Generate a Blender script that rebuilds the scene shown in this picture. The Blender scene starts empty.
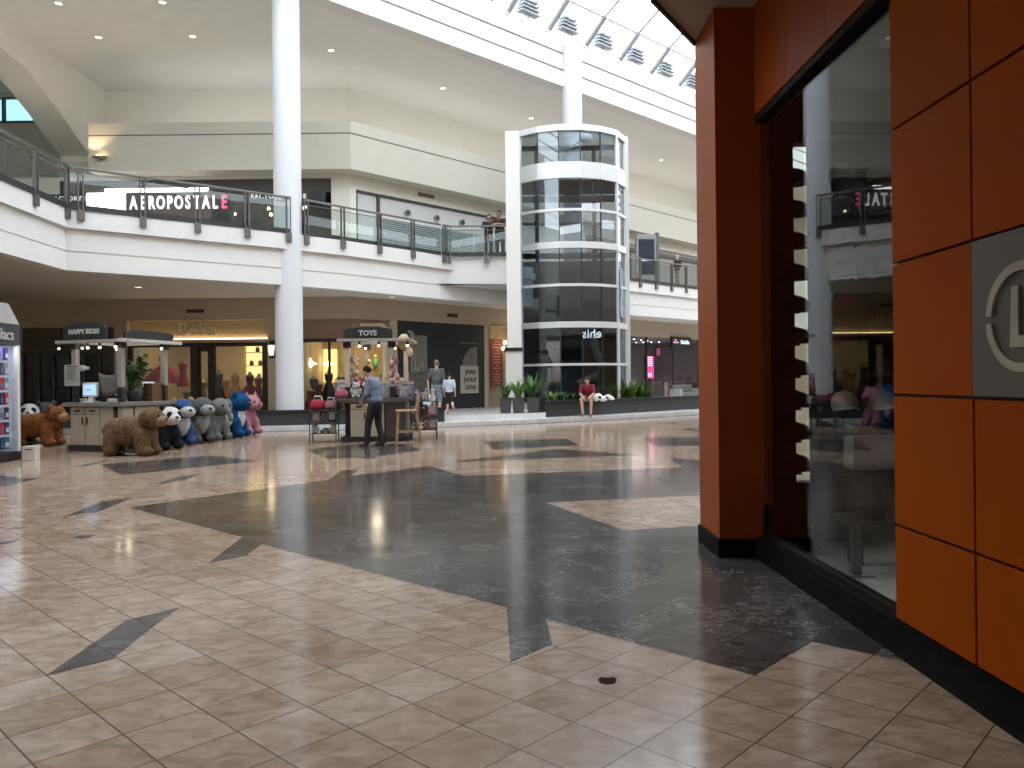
import bpy, bmesh, math, random
from mathutils import Vector, Matrix, noise
random.seed(11)
sc = bpy.context.scene
C = sc.collection
PI = math.pi
# ------------------------------------------------------------------ camera model (used to read positions off the survey)
F, H, S = 784.0, 1.42, .0113
CO = math.sqrt(1 - S*S)
def ray(px, py):
    u = px - 512; v = 384 - py
    return (u*CO + v*S)/F, (-u*S + v*CO - 3)/F
def P(px, py, z=0.0):                      # point at height z
    a, b = ray(px, py); Y = (z - H)/b
    return Vector((a*Y, Y, z))
def D(px, py, Y):                          # point at depth Y
    a, b = ray(px, py)
    return Vector((a*Y, Y, H + b*Y))
def V(*a): return Vector(a)

# ------------------------------------------------------------------ materials
MATS = {}
def mat(name, col, rough=.6, metal=0.0, emit=None, estr=0.0, noise_amt=.12, nscale=8.0, bump=0.0, spec=.4, col2=None, alpha=None, coat=0.0):
    if name in MATS: return MATS[name]
    m = bpy.data.materials.new(name); m.use_nodes = True
    nt = m.node_tree; bs = nt.nodes['Principled BSDF']
    tc = nt.nodes.new('ShaderNodeTexCoord'); nz = nt.nodes.new('ShaderNodeTexNoise')
    nz.inputs['Scale'].default_value = nscale; nz.inputs['Detail'].default_value = 4
    nt.links.new(tc.outputs['Object'], nz.inputs['Vector'])
    rp = nt.nodes.new('ShaderNodeValToRGB')
    c2 = col2 or tuple(min(1, c*(1+noise_amt)) for c in col[:3])
    c1 = col if col2 else tuple(c*(1-noise_amt) for c in col[:3])
    rp.color_ramp.elements[0].color = (*c1[:3], 1); rp.color_ramp.elements[1].color = (*c2[:3], 1)
    rp.color_ramp.elements[0].position = .3; rp.color_ramp.elements[1].position = .7
    nt.links.new(nz.outputs['Fac'], rp.inputs['Fac'])
    nt.links.new(rp.outputs['Color'], bs.inputs['Base Color'])
    bs.inputs['Roughness'].default_value = rough; bs.inputs['Metallic'].default_value = metal
    bs.inputs['Specular IOR Level'].default_value = spec
    bs.inputs['Coat Weight'].default_value = coat
    if emit:
        bs.inputs['Emission Color'].default_value = (*emit, 1); bs.inputs['Emission Strength'].default_value = estr
    if bump:
        bp = nt.nodes.new('ShaderNodeBump'); bp.inputs['Strength'].default_value = bump
        n2 = nt.nodes.new('ShaderNodeTexNoise'); n2.inputs['Scale'].default_value = nscale*5
        nt.links.new(tc.outputs['Object'], n2.inputs['Vector'])
        nt.links.new(n2.outputs['Fac'], bp.inputs['Height']); nt.links.new(bp.outputs['Normal'], bs.inputs['Normal'])
    MATS[name] = m
    return m
def glass(name, tint, ior=1.5, rough=.0, boost=1.0, base=0.0):
    if name in MATS: return MATS[name]
    m = bpy.data.materials.new(name); m.use_nodes = True
    nt = m.node_tree; nt.nodes.clear()
    out = nt.nodes.new('ShaderNodeOutputMaterial'); mx = nt.nodes.new('ShaderNodeMixShader')
    tr = nt.nodes.new('ShaderNodeBsdfTransparent'); gl = nt.nodes.new('ShaderNodeBsdfGlossy')
    nz = nt.nodes.new('ShaderNodeTexNoise'); nz.inputs['Scale'].default_value = .6
    mxc = nt.nodes.new('ShaderNodeMix'); mxc.data_type = 'RGBA'
    mxc.inputs[6].default_value = (*tint, 1); mxc.inputs[7].default_value = (*[c*.94 for c in tint], 1)
    nt.links.new(nz.outputs['Fac'], mxc.inputs[0]); nt.links.new(mxc.outputs[2], tr.inputs['Color'])
    gl.inputs['Roughness'].default_value = rough; gl.inputs['Color'].default_value = (.95, .97, 1, 1)
    f0 = ((ior-1)/(ior+1))**2
    lw = nt.nodes.new('ShaderNodeLayerWeight'); lw.inputs['Blend'].default_value = .5
    pw = nt.nodes.new('ShaderNodeMath'); pw.operation = 'POWER'; pw.inputs[1].default_value = 5; nt.links.new(lw.outputs['Facing'], pw.inputs[0])
    fr = nt.nodes.new('ShaderNodeMath'); fr.operation = 'MULTIPLY_ADD'; fr.inputs[1].default_value = 1-f0; fr.inputs[2].default_value = f0; nt.links.new(pw.outputs[0], fr.inputs[0])
    ma = nt.nodes.new('ShaderNodeMath'); ma.operation = 'MULTIPLY_ADD'; ma.use_clamp = True
    ma.inputs[1].default_value = boost; ma.inputs[2].default_value = base
    nt.links.new(fr.outputs[0], ma.inputs[0]); nt.links.new(ma.outputs[0], mx.inputs[0])
    nt.links.new(tr.outputs[0], mx.inputs[1]); nt.links.new(gl.outputs[0], mx.inputs[2])
    nt.links.new(mx.outputs[0], out.inputs['Surface'])
    MATS[name] = m
    return m
def emis(name, col, s):
    return mat(name, tuple(c*.8 for c in col), .5, emit=col, estr=s, noise_amt=.03)

# ------------------------------------------------------------------ mesh builder
class MB:
    def __init__(s): s.v = []; s.f = []; s.s = []
    def add(s, vs, fs, smooth=False):
        n = len(s.v); s.v += [Vector(p) for p in vs]
        s.f += [tuple(i+n for i in q) for q in fs]; s.s += [smooth]*len(fs); return s
    def box(s, c, d, rz=0, M=None):
        c = Vector(c); h = Vector(d)*.5
        R = M or Matrix.Rotation(rz, 3, 'Z')
        vs = [c + R @ Vector((x*h.x, y*h.y, z*h.z)) for z in (-1, 1) for y in (-1, 1) for x in (-1, 1)]
        return s.add(vs, [(0,2,3,1),(4,5,7,6),(0,1,5,4),(2,6,7,3),(0,4,6,2),(1,3,7,5)])
    def b2(s, lo, hi):
        lo = Vector(lo); hi = Vector(hi); return s.box((lo+hi)/2, hi-lo)
    def bar(s, p0, p1, w, h, up=(0,0,1)):
        p0 = Vector(p0); p1 = Vector(p1); d = (p1-p0); L = d.length
        if L < 1e-6: return s
        d.normalize(); up = Vector(up)
        if abs(d.dot(up)) > .98: up = Vector((0,1,0))
        x = d.cross(up).normalized(); z = x.cross(d)
        M = Matrix((x, d, z)).transposed()
        return s.box((p0+p1)/2, (w, L, h), M=M)
    def cyl(s, p0, p1, r0, r1=None, n=12, smooth=True, cap=True):
        p0 = Vector(p0); p1 = Vector(p1); r1 = r0 if r1 is None else r1
        d = (p1-p0).normalized(); a = Vector((0,0,1)) if abs(d.z) < .9 else Vector((1,0,0))
        x = d.cross(a).normalized(); y = d.cross(x)
        vs = [p + (x*math.cos(2*PI*i/n) + y*math.sin(2*PI*i/n))*r for p, r in ((p0, r0), (p1, r1)) for i in range(n)]
        s.add(vs, [(i, (i+1)%n, n+(i+1)%n, n+i) for i in range(n)], smooth)
        if cap: s.add(vs, [tuple(range(n))[::-1], tuple(range(n, 2*n))])
        return s
    def tube(s, pts, r, n=8, r1=None):
        pts = [Vector(p) for p in pts]; k = len(pts); vs = []
        for j, p in enumerate(pts):
            d = (pts[min(j+1, k-1)] - pts[max(j-1, 0)]).normalized()
            a = Vector((0,0,1)) if abs(d.z) < .9 else Vector((1,0,0))
            x = d.cross(a).normalized(); y = d.cross(x)
            rr = r if r1 is None else r + (r1-r)*j/(k-1)
            vs += [p + (x*math.cos(2*PI*i/n) + y*math.sin(2*PI*i/n))*rr for i in range(n)]
        fs = [(j*n+i, j*n+(i+1)%n, (j+1)*n+(i+1)%n, (j+1)*n+i) for j in range(k-1) for i in range(n)]
        s.add(vs, fs, True); s.add(vs, [tuple(range(n))[::-1], tuple(range((k-1)*n, k*n))]); return s
    def ell(s, c, r, n=14, m=9, M=None):
        c = Vector(c); r = Vector(r) if hasattr(r, '__len__') else Vector((r, r, r)); vs = []; fs = []
        for j in range(1, m):
            t = PI*j/m
            for i in range(n):
                a = 2*PI*i/n; q = Vector((math.sin(t)*math.cos(a)*r.x, math.sin(t)*math.sin(a)*r.y, math.cos(t)*r.z))
                vs.append(c + (M @ q if M else q))
        q0 = Vector((0,0,r.z)); vs.append(c + (M @ q0 if M else q0)); vs.append(c - (M @ q0 if M else q0)); N = (m-1)*n
        for j in range(m-2):
            for i in range(n): fs.append((j*n+i, (j+1)*n+i, (j+1)*n+(i+1)%n, j*n+(i+1)%n))
        for i in range(n):
            fs.append((N, i, (i+1)%n)); fs.append((N+1, (m-2)*n+(i+1)%n, (m-2)*n+i))
        return s.add(vs, fs, True)
    def cap(s, p0, p1, r0, r1=None, n=10):
        r1 = r0 if r1 is None else r1
        s.cyl(p0, p1, r0, r1, n); s.ell(p0, r0, n, 7); return s.ell(p1, r1, n, 7)
    def lathe(s, c, prof, n=20, sx=1, sy=1, wob=0, k=7, smooth=True, capend=True):
        c = Vector(c); vs = []
        for r, z in prof:
            for i in range(n):
                a = 2*PI*i/n; rr = r*(1 + wob*math.sin(k*a + z*3)*min(1, max(0, (prof[-1][1]-z)/(prof[-1][1]-prof[0][1]+1e-6))))
                vs.append(c + Vector((math.cos(a)*rr*sx, math.sin(a)*rr*sy, z)))
        K = len(prof)
        s.add(vs, [(j*n+i, j*n+(i+1)%n, (j+1)*n+(i+1)%n, (j+1)*n+i) for j in range(K-1) for i in range(n)], smooth)
        if capend: s.add(vs, [tuple(range(n))[::-1], tuple(range((K-1)*n, K*n))])
        return s
    def prism(s, poly, z0, z1):
        n = len(poly); vs = [Vector((p[0], p[1], z0)) for p in poly] + [Vector((p[0], p[1], z1)) for p in poly]
        return s.add(vs, [tuple(range(n))[::-1], tuple(range(n, 2*n))] + [(i, (i+1)%n, n+(i+1)%n, n+i) for i in range(n)])
    def slab(s, pts, off):                   # polygon in 3d extruded along off
        n = len(pts); pts = [Vector(p) for p in pts]; off = Vector(off)
        return s.add(pts + [p+off for p in pts], [tuple(range(n))[::-1], tuple(range(n, 2*n))] + [(i, (i+1)%n, n+(i+1)%n, n+i) for i in range(n)])
    def sweep(s, pts, d0, d1, z0, z1):       # wall that follows a plan polyline between two sideways offsets
        pts = [Vector((p[0], p[1], 0)) for p in pts]; k = len(pts); L = []; R = []
        for j in range(k):
            ds = []
            if j > 0: ds.append((pts[j]-pts[j-1]).normalized())
            if j < k-1: ds.append((pts[j+1]-pts[j]).normalized())
            nn = [Vector((-d.y, d.x, 0)) for d in ds]; m = sum(nn, Vector()).normalized(); sc_ = 1/max(.3, m.dot(nn[0]))
            L.append(pts[j]+m*d0*sc_); R.append(pts[j]+m*d1*sc_)
        vs = []
        for j in range(k):
            vs += [L[j]+V(0,0,z0), R[j]+V(0,0,z0), R[j]+V(0,0,z1), L[j]+V(0,0,z1)]
        fs = [(j*4+a, j*4+(a+1)%4, j*4+4+(a+1)%4, j*4+4+a) for j in range(k-1) for a in range(4)]
        fs += [(0,1,2,3), ((k-1)*4+3, (k-1)*4+2, (k-1)*4+1, (k-1)*4)]
        return s.add(vs, fs)
    def text(s, body, size, ext, M, align='CENTER', shear=0, bold=0, space=1):
        cu = bpy.data.curves.new('t', 'FONT'); cu.body = body; cu.size = size; cu.extrude = ext
        cu.align_x = align; cu.align_y = 'CENTER'; cu.shear = shear; cu.offset = bold; cu.resolution_u = 3; cu.space_character = space
        ob = bpy.data.objects.new('t', cu); C.objects.link(ob)
        dg = bpy.context.evaluated_depsgraph_get(); me = ob.evaluated_get(dg).to_mesh()
        s.add([M @ v.co for v in me.vertices], [tuple(p.vertices) for p in me.polygons])
        ob.evaluated_get(dg).to_mesh_clear(); bpy.data.objects.remove(ob); bpy.data.curves.remove(cu); return s
    def xf(s, M):
        s.v = [M @ p for p in s.v]; return s
    def mesh(s, name):
        me = bpy.data.meshes.new(name); me.from_pydata([tuple(p) for p in s.v], [], s.f)
        for p, k in zip(me.polygons, s.s): p.use_smooth = k
        bm = bmesh.new(); bm.from_mesh(me); bmesh.ops.recalc_face_normals(bm, faces=bm.faces); bm.to_mesh(me); bm.free()
        return me
    def build(s, name, m, parent=None, bevel=0, loc=None, voxel=0, smooth_it=2):
        me = s.mesh(name)
        if voxel:
            o = bpy.data.objects.new('tmp', me); C.objects.link(o)
            r = o.modifiers.new('r', 'REMESH'); r.mode = 'VOXEL'; r.voxel_size = voxel; r.use_smooth_shade = True
            if smooth_it:
                q = o.modifiers.new('s', 'SMOOTH'); q.iterations = smooth_it; q.factor = .5
            dg = bpy.context.evaluated_depsgraph_get()
            me2 = bpy.data.meshes.new_from_object(o.evaluated_get(dg)); bpy.data.objects.remove(o); bpy.data.meshes.remove(me); me = me2
            me.name = name
            for p in me.polygons: p.use_smooth = True
        me.materials.clear(); me.materials.append(m)
        o = bpy.data.objects.new(name, me); C.objects.link(o)
        if parent: o.parent = parent
        if loc is not None: o.location = loc
        if bevel:
            b = o.modifiers.new('edge', 'BEVEL'); b.width = bevel; b.segments = 2; b.limit_method = 'ANGLE'
        return o
def tag(o, label=None, cat=None, group=None, kind=None):
    if label: o['label'] = label
    if cat: o['category'] = cat
    if group: o['group'] = group
    if kind: o['kind'] = kind
    return o
def thing(name, label, cat, loc=(0,0,0), rz=0, group=None):
    o = bpy.data.objects.new(name, None); C.objects.link(o); o.location = loc; o.rotation_euler = (0,0,rz); o.empty_display_size = .1
    return tag(o, label, cat, group)
def struct(name, mb, m, parent=None, bevel=0, label=None):
    o = mb.build(name, m, parent, bevel)
    if not parent: tag(o, kind='structure', label=label)
    return o
def copy_tree(o, parent=None):
    c = o.copy(); C.objects.link(c)
    if parent: c.parent = parent
    for ch in list(o.children): copy_tree(ch, c)
    return c
def light(kind, loc, power, col=(1,1,1), size=.5, rot=(0,0,0), sy=None, spot=None, blend=.5):
    l = bpy.data.lights.new('lamp', kind); l.energy = power; l.color = col
    if kind == 'AREA':
        l.size = size
        if sy: l.shape = 'RECTANGLE'; l.size_y = sy
    else: l.shadow_soft_size = size
    if spot: l.spot_size = spot; l.spot_blend = blend
    o = bpy.data.objects.new('lamp', l); C.objects.link(o); o.location = loc; o.rotation_euler = rot
    return o
# word lists for order of place
ORD = ['first','second','third','fourth','fifth','sixth','seventh','eighth','ninth','tenth','eleventh','twelfth']
SKY=6.0; EXPO=0.0
# ------------------------------------------------------------------ floor materials
def tile_mat(name, c1, c2, grout, rough, veins=False, pa=.327, pb=.3225, oa=1.225, ob=.77, ang=46.7, tint=.16, line=.487, spec=.24):
    m = bpy.data.materials.new(name); m.use_nodes = True; nt = m.node_tree; N = nt.nodes; L = nt.links
    bs = N['Principled BSDF']; tc = N.new('ShaderNodeTexCoord')
    def mth(op, a, b=None, c=None):
        n = N.new('ShaderNodeMath'); n.operation = op
        for i, q in enumerate((a, b, c)):
            if q is None: continue
            if isinstance(q, (int, float)): n.inputs[i].default_value = q
            else: L.new(q, n.inputs[i])
        return n.outputs[0]
    sp = N.new('ShaderNodeSeparateXYZ'); L.new(tc.outputs['Object'], sp.inputs[0])
    ca, sa = math.cos(math.radians(ang)), math.sin(math.radians(ang))
    a = mth('ADD', mth('MULTIPLY', sp.outputs[0], ca), mth('MULTIPLY', sp.outputs[1], sa))
    b = mth('ADD', mth('MULTIPLY', sp.outputs[0], -sa), mth('MULTIPLY', sp.outputs[1], ca))
    ta = mth('DIVIDE', mth('SUBTRACT', a, oa), pa); tb = mth('DIVIDE', mth('SUBTRACT', b, ob), pb)
    fa = mth('ABSOLUTE', mth('SUBTRACT', mth('FRACT', ta), .5)); fb = mth('ABSOLUTE', mth('SUBTRACT', mth('FRACT', tb), .5))
    g = mth('MAXIMUM', mth('GREATER_THAN', fa, line), mth('GREATER_THAN', fb, line+.001))
    cb = N.new('ShaderNodeCombineXYZ'); L.new(mth('FLOOR', ta), cb.inputs[0]); L.new(mth('FLOOR', tb), cb.inputs[1])
    wn = N.new('ShaderNodeTexWhiteNoise'); wn.noise_dimensions = '2D'; L.new(cb.outputs[0], wn.inputs['Vector'])
    # per-tile shifted marble noise, stretched along one direction
    mp = N.new('ShaderNodeMapping'); mp.inputs['Rotation'].default_value = (0,0,math.radians(-25)); mp.inputs['Scale'].default_value = (1.8, 2.9, 1)
    av = N.new('ShaderNodeVectorMath'); av.operation = 'MULTIPLY_ADD'; av.inputs[1].default_value = (7,7,7)
    L.new(wn.outputs['Color'], av.inputs[0]); L.new(tc.outputs['Object'], av.inputs[2]); L.new(av.outputs[0], mp.inputs[0])
    nz = N.new('ShaderNodeTexNoise'); nz.inputs['Scale'].default_value = 3.6; nz.inputs['Detail'].default_value = 10; nz.inputs['Roughness'].default_value = .62; nz.inputs['Distortion'].default_value = .5
    L.new(mp.outputs[0], nz.inputs['Vector'])
    rp = N.new('ShaderNodeValToRGB'); rp.color_ramp.elements[0].position = .3; rp.color_ramp.elements[1].position = .68
    rp.color_ramp.elements[0].color = (*c1, 1); rp.color_ramp.elements[1].color = (*c2, 1); L.new(nz.outputs['Fac'], rp.inputs[0])
    hs = N.new('ShaderNodeHueSaturation'); L.new(rp.outputs[0], hs.inputs['Color'])
    L.new(mth('MULTIPLY_ADD', wn.outputs['Value'], tint*2, 1-tint), hs.inputs['Value'])
    L.new(mth('MULTIPLY_ADD', wn.outputs['Value'], -.25, 1.12), hs.inputs['Saturation'])
    col = hs.outputs[0]
    if veins:
        vs = N.new('ShaderNodeTexNoise'); vs.inputs['Scale'].default_value = 1.7; vs.inputs['Detail'].default_value = 9; vs.inputs['Distortion'].default_value = 2.2; vs.inputs['Roughness'].default_value = .62
        L.new(mp.outputs[0], vs.inputs['Vector'])
        e = mth('ABSOLUTE', mth('SUBTRACT', vs.outputs['Fac'], .5))
        n2 = N.new('ShaderNodeTexNoise'); n2.inputs['Scale'].default_value = 1.3; L.new(av.outputs[0], n2.inputs['Vector'])
        vm = mth('MULTIPLY', mth('LESS_THAN', e, .0065), mth('GREATER_THAN', n2.outputs['Fac'], .54))
        mv = N.new('ShaderNodeMix'); mv.data_type = 'RGBA'; L.new(mth('MULTIPLY', vm, .8), mv.inputs[0]); L.new(col, mv.inputs[6]); mv.inputs[7].default_value = (.36,.32,.28,1); col = mv.outputs[2]
    mg = N.new('ShaderNodeMix'); mg.data_type = 'RGBA'; L.new(mth('MULTIPLY', g, .95), mg.inputs[0]); L.new(col, mg.inputs[6]); mg.inputs[7].default_value = (*grout, 1)
    L.new(mg.outputs[2], bs.inputs['Base Color'])
    n3 = N.new('ShaderNodeTexNoise'); n3.inputs['Scale'].default_value = 1.1; n3.inputs['Detail'].default_value = 3; L.new(tc.outputs['Object'], n3.inputs['Vector'])
    L.new(mth('ADD', mth('MULTIPLY_ADD', n3.outputs['Fac'], .12, rough-.06), mth('MULTIPLY', g, .12)), bs.inputs['Roughness'])
    bs.inputs['Specular IOR Level'].default_value = spec
    return m
M_TILE = tile_mat('beige_marble_tile', (.235,.150,.098), (.435,.335,.260), (.060,.036,.024), .125, tint=.10, line=.4895)
M_DARK = tile_mat('dark_marble_tile', (.030,.026,.024), (.094,.083,.075), (.012,.010,.009), .14, veins=True, line=.490, spec=.15, tint=.22)
M_STEP = tile_mat('pale_marble', (.56,.56,.55), (.68,.68,.67), (.5,.5,.49), .16, tint=.05)
M_SHOPTILE = tile_mat('shop_floor_tile', (.42,.38,.33), (.55,.50,.44), (.25,.22,.19), .2, pa=.6, pb=.6, ang=20, tint=.08)

M_WHITE = mat('white_plaster', (.71,.70,.675), .75, noise_amt=.02, nscale=2)
M_CREAM = mat('cream_plaster', (.66,.635,.56), .8, noise_amt=.025, nscale=2)
M_CEIL = mat('ceiling_plaster', (.80,.78,.745), .85, noise_amt=.02, nscale=2)
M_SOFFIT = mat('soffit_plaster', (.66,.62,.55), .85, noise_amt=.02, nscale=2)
M_BEIGE = mat('beige_plaster', (.46,.38,.285), .8, noise_amt=.03, nscale=3)
M_TAN = mat('tan_plaster', (.42,.31,.20), .8, noise_amt=.04, nscale=3)
M_COL = mat('column_paint', (.66,.675,.70), .5, noise_amt=.015, nscale=2)
M_DGREY = mat('charcoal_granite', (.030,.033,.035), .45, noise_amt=.25, nscale=40)
M_BLACK = mat('black_paint', (.012,.012,.013), .5, noise_amt=.1)
M_NAVY = mat('black_hoarding', (.017,.019,.024), .6, noise_amt=.12, nscale=3)
M_BROWN = mat('dark_bronze', (.045,.032,.024), .45, noise_amt=.15)
M_METAL = mat('brushed_metal', (.17,.165,.155), .38, metal=.8, noise_amt=.08, nscale=30)
M_DMETAL = mat('dark_metal', (.055,.055,.055), .4, metal=.6, noise_amt=.1)
M_ALU = mat('white_aluminium', (.66,.68,.69), .35, metal=.25, noise_amt=.03)
M_GROOVE = mat('groove_shadow_gap', (.10,.095,.09), .9, noise_amt=.05)
M_ORANGE = mat('orange_panel', (.25,.046,.002), .55, noise_amt=.05, nscale=1.5, spec=.05)
M_ORANGE2 = mat('burnt_orange_panel', (.24,.045,.004), .42, noise_amt=.05, nscale=1.5, spec=.2)
M_MAROON = mat('dark_joint', (.03,.007,.005), .6)
M_GLASS = glass('balustrade_glass', (.88,.93,.915), 1.5, 0, .6)
M_SHOPGLASS = glass('shop_window_glass', (.93,.95,.93), 1.5, 0, .28)
M_LIDSGLASS = glass('dim_window_glass', (.88,.90,.88), 1.5, 0, .85, .0)
M_LIFTGLASS = glass('tinted_lift_glass', (.62,.68,.72), 1.6, 0, 1.2, .02)
M_SKYGLASS = glass('skylight_glass', (.93,.95,.96), 1.5, 0, .6)

# ------------------------------------------------------------------ floor, inlays
fl = struct('floor', MB().prism([(-40,-12),(40,-12),(40,70),(-40,70)], -.1, 0), M_TILE)
def inlay(pxs, m=M_DARK, z=.002, name='dark_inlay'):
    return MB().prism([tuple(P(*q))[:2] for q in pxs], z-.004, z).build(name, m, fl)
big = [(128.8,507.5),(256,490),(328.5,479.8),(342,470.5),(358.5,469),(351.8,476),(429.8,466),(463.5,476),(683,467.5),(669,458),(760,463),(900,470),(900,520)]
inlay([(128.8,507.5),(256,490),(328.5,479.8),(342,470.5),(358.5,469),(351.8,476),(429.8,466),(463.5,476),(683,467.5),(669,458),(712,461),(712,500),(699,495),(545,502.5),(624,530.5),(699,525.8),
       (712,527),(830,548),(960,640),(909,662),(813,641.5),(768,667),(754.5,674.8),(545.8,618.5),(552,644),(510.5,662),(506.8,607.5),(262,543.8),(246,555.8),(208.8,563),(242.5,537)])
for q in ([(45.8,676),(126,620.5),(178.8,607.8),(150,629),(112.5,659)], [(66,515.8),(103.8,501),(132.5,498),(97.5,512)], [(72,538.5),(77.5,535.8),(95.5,535),(87.5,538.5)],
          [(-12,545),(21,538.8),(8,543.5),(-12,547.5)], [(7.5,528.8),(15,527),(26,527.5),(20,529)], [(-12,472.5),(22.5,478.8),(40,477.5),(10,485.5),(-12,486)],
          [(75,466.3),(107.5,460),(113.8,459.5),(87,466)], [(98.8,464.5),(122.5,475),(258,461),(212,455.5)], [(156,484.5),(175,477.5),(200,473.8),(185,480)],
          [(307,450),(327,459),(358,457.5),(362,458.5),(375,458.5),(378,456),(424,450),(400,444),(340,445)], [(480.5,441),(495.5,449.5),(579,445),(566.8,438.8)],
          [(450,462),(557,449),(638,455),(530,459)], [(643,437.5),(655,445.8),(720,445.8),(712,437.5)], [(665.5,423),(676,422.3),(677,423.3),(668,424.3)],
          [(683,429.5),(689,428),(700,430),(698,431.5)], [(262,449),(283.5,443.8),(279,446)]): inlay(q)
M_SPILL = mat('brown_spill', (.03,.02,.015), .85, spec=.05)
inlay([(598,680),(601,677.5),(608,678.2),(614,677.6),(616.5,680),(614,683.5),(606,684.5),(600,683)], M_SPILL, .003, 'brown_stain')

# ------------------------------------------------------------------ raised concourse behind the court
edge0 = [(-26,23.0),(-7.6,23.2),(-2.84,24.2),(.52,25.8),(4.2,28.3),(7.3,30.9),(18,41)]
edge1 = [(-26,23.5),(-7.74,23.7),(-2.6,24.75),(.3,26.4),(1.15,27.0),(1.2,28.2),(3.4,29.4),(8.0,33.9),(18,43.4)]
far = [(40,43),(40,69),(-39,69),(-39,23)]
struct('floor_lower_step', MB().prism(edge0 + [(18,69),(-26,69)], .001, .15), M_STEP)
struct('floor_concourse', MB().prism(edge1 + [(18,68),(-26,68)], .01, .32), M_STEP)
M_LINE = mat('black_marble_strip', (.02,.018,.018), .25)
struct('trim_1', MB().sweep(edge0, -.09, .0, .001, .006), M_LINE)
# dark retaining planter wall on the step, left of the stairs
rw = thing('retaining_planter', 'long charcoal retaining planter wall running below the white round column', 'planter', (-8,23.7,.15))
MB().sweep([(x+8,y-23.7) for x, y in [(-18,23.42),(-7.74,23.68),(-2.15,24.83)]], 0, .2, 0, .36).build('wall_face', M_DGREY, rw)
MB().sweep([(x+8,y-23.7) for x, y in [(-18,23.39),(-7.74,23.65),(-2.12,24.80)]], 0, .25, .36, .46).build('coping', M_BLACK, rw)

# ------------------------------------------------------------------ upper deck (second storey), its fascia
ZD = 6.0
E = V(.7266,.687,0); NB = V(-.687,.7266,0)
deck_edge = [(-11.4,2),(-11.5,17.6),(-11.65,20.5),(-7.1,24.0),(-5.5,25.45),(-3.63,27.5),(-2.6,28.7),(5.54,36.7),(9.4,40.3),(20,50.3)]
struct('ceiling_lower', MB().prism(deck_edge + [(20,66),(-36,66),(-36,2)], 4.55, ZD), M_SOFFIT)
struct('trim_2', MB().sweep(deck_edge, -.14, .3, 5.55, ZD+.03), M_WHITE)          # projecting lip
struct('trim_3', MB().sweep(deck_edge, -.02, .3, 4.97, 5.55), M_WHITE)
struct('trim_4', MB().sweep(deck_edge, .03, .3, 4.92, 4.97), M_GROOVE)
struct('trim_5', MB().sweep(deck_edge, -.02, .3, 4.45, 4.92), M_WHITE)
bridge = [(-2.65,28.62),(-2.3,29.0),(.35,29.05),(.35,31.6)]
struct('floor_lift_landing', MB().prism(bridge, 5.0, ZD+.032), M_WHITE)

# ------------------------------------------------------------------ columns
cx = D(290, 411, 24.45); CX, CY = cx.x, cx.y
def column(x, y, r, z0, z1, m=M_COL, name='column'):
    return struct(name, MB().cyl((x,y,z0), (x,y,z1), r, n=48, cap=False), m)
column(CX, CY, .42, .3, 13.6)
bc = D(572, 100, 32.66); column(bc.x, bc.y, .41, .32, 15.3)

# ------------------------------------------------------------------ upper ceiling, skylight upstand
ZC = 13.6
A0 = V(-5.65,24.93,0)
def at(t, d, z=0): return V(*(A0 + E*t - NB*d).xy, z)      # along the skylight, across towards the camera side
WS = 13.0
struct('ceiling_upper', MB().prism([(-20.2,11.17), tuple(at(48,0))[:2], (36,68), (-20.2,68)], ZC, ZC+.2), M_CEIL)
struct('ceiling_upper_near', MB().prism([tuple(at(-34,WS+14))[:2], tuple(at(48,WS+14))[:2], tuple(at(48,WS))[:2], tuple(at(-34,WS))[:2]], ZC, ZC+.2), M_CEIL)
M_GROOVE2 = mat('upstand_groove', (.05,.048,.045), .9)
def upstand(sgn, d0, nm):
    for i, (za, zb, o, m) in enumerate([(ZC-.02,14.20,0,M_WHITE),(14.20,14.30,.16,M_GROOVE2),(14.30,14.90,.03,M_WHITE),(14.90,15.0,.19,M_GROOVE2),(15.0,15.66,.06,M_WHITE)]):
        p = MB(); q = [tuple(at(-34,d0-sgn*o))[:2], tuple(at(48,d0-sgn*o))[:2], tuple(at(48,d0-sgn*.6))[:2], tuple(at(-34,d0-sgn*.6))[:2]]
        struct('trim_%d' % (nm+i), p.prism(q, za, zb), m)
upstand(1, 0, 6); upstand(-1, WS, 11)
# skylight: two glazed slopes to a ridge, tubular rafters and a node rail
ZF = 15.66
ZR = ZF+WS/2*.62
M_RAFT = mat('skylight_steel', (.30,.31,.32), .5, noise_amt=.03)
sky = struct('window_1', MB().slab([at(-34,-.3,ZF-.05),at(48,-.3,ZF-.05),at(48,WS/2,ZR+.15),at(-34,WS/2,ZR+.15)], (0,0,.03)).slab([at(-34,WS+.3,ZF-.05),at(48,WS+.3,ZF-.05),at(48,WS/2,ZR+.15),at(-34,WS/2,ZR+.15)], (0,0,.03)), M_SKYGLASS)
foot0 = (P(574.8,50.4,ZF)-A0).dot(E); pitch = (P(665,91,ZF)-P(538.5,35.6,ZF)).dot(E)/4
for k in range(-16, 17):
    t = foot0 + pitch*k
    r = MB(); r.cyl(at(t,.02,ZF), at(t,1.05,ZF+.84), .115, n=8); r.cyl(at(t,WS-.02,ZF), at(t,WS-1.05,ZF+.84), .115, n=8)
    r.build('rafter', M_RAFT, sky)
    r = MB(); r.cyl(at(t,1.05,ZF+.84), at(t,WS/2,ZR), .05, n=6); r.cyl(at(t,WS-1.05,ZF+.84), at(t,WS/2,ZR), .05, n=6)
    r.cyl(at(t,1.05,ZF+.84), at(t+1.04,.1,ZF+.05), .018, n=5); r.cyl(at(t,1.05,ZF+.84), at(t+2.08,.1,ZF+.05), .018, n=5); r.ell(at(t,1.05,ZF+.84), .12, 8, 6)
    r.build('truss', M_RAFT, sky)
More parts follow.
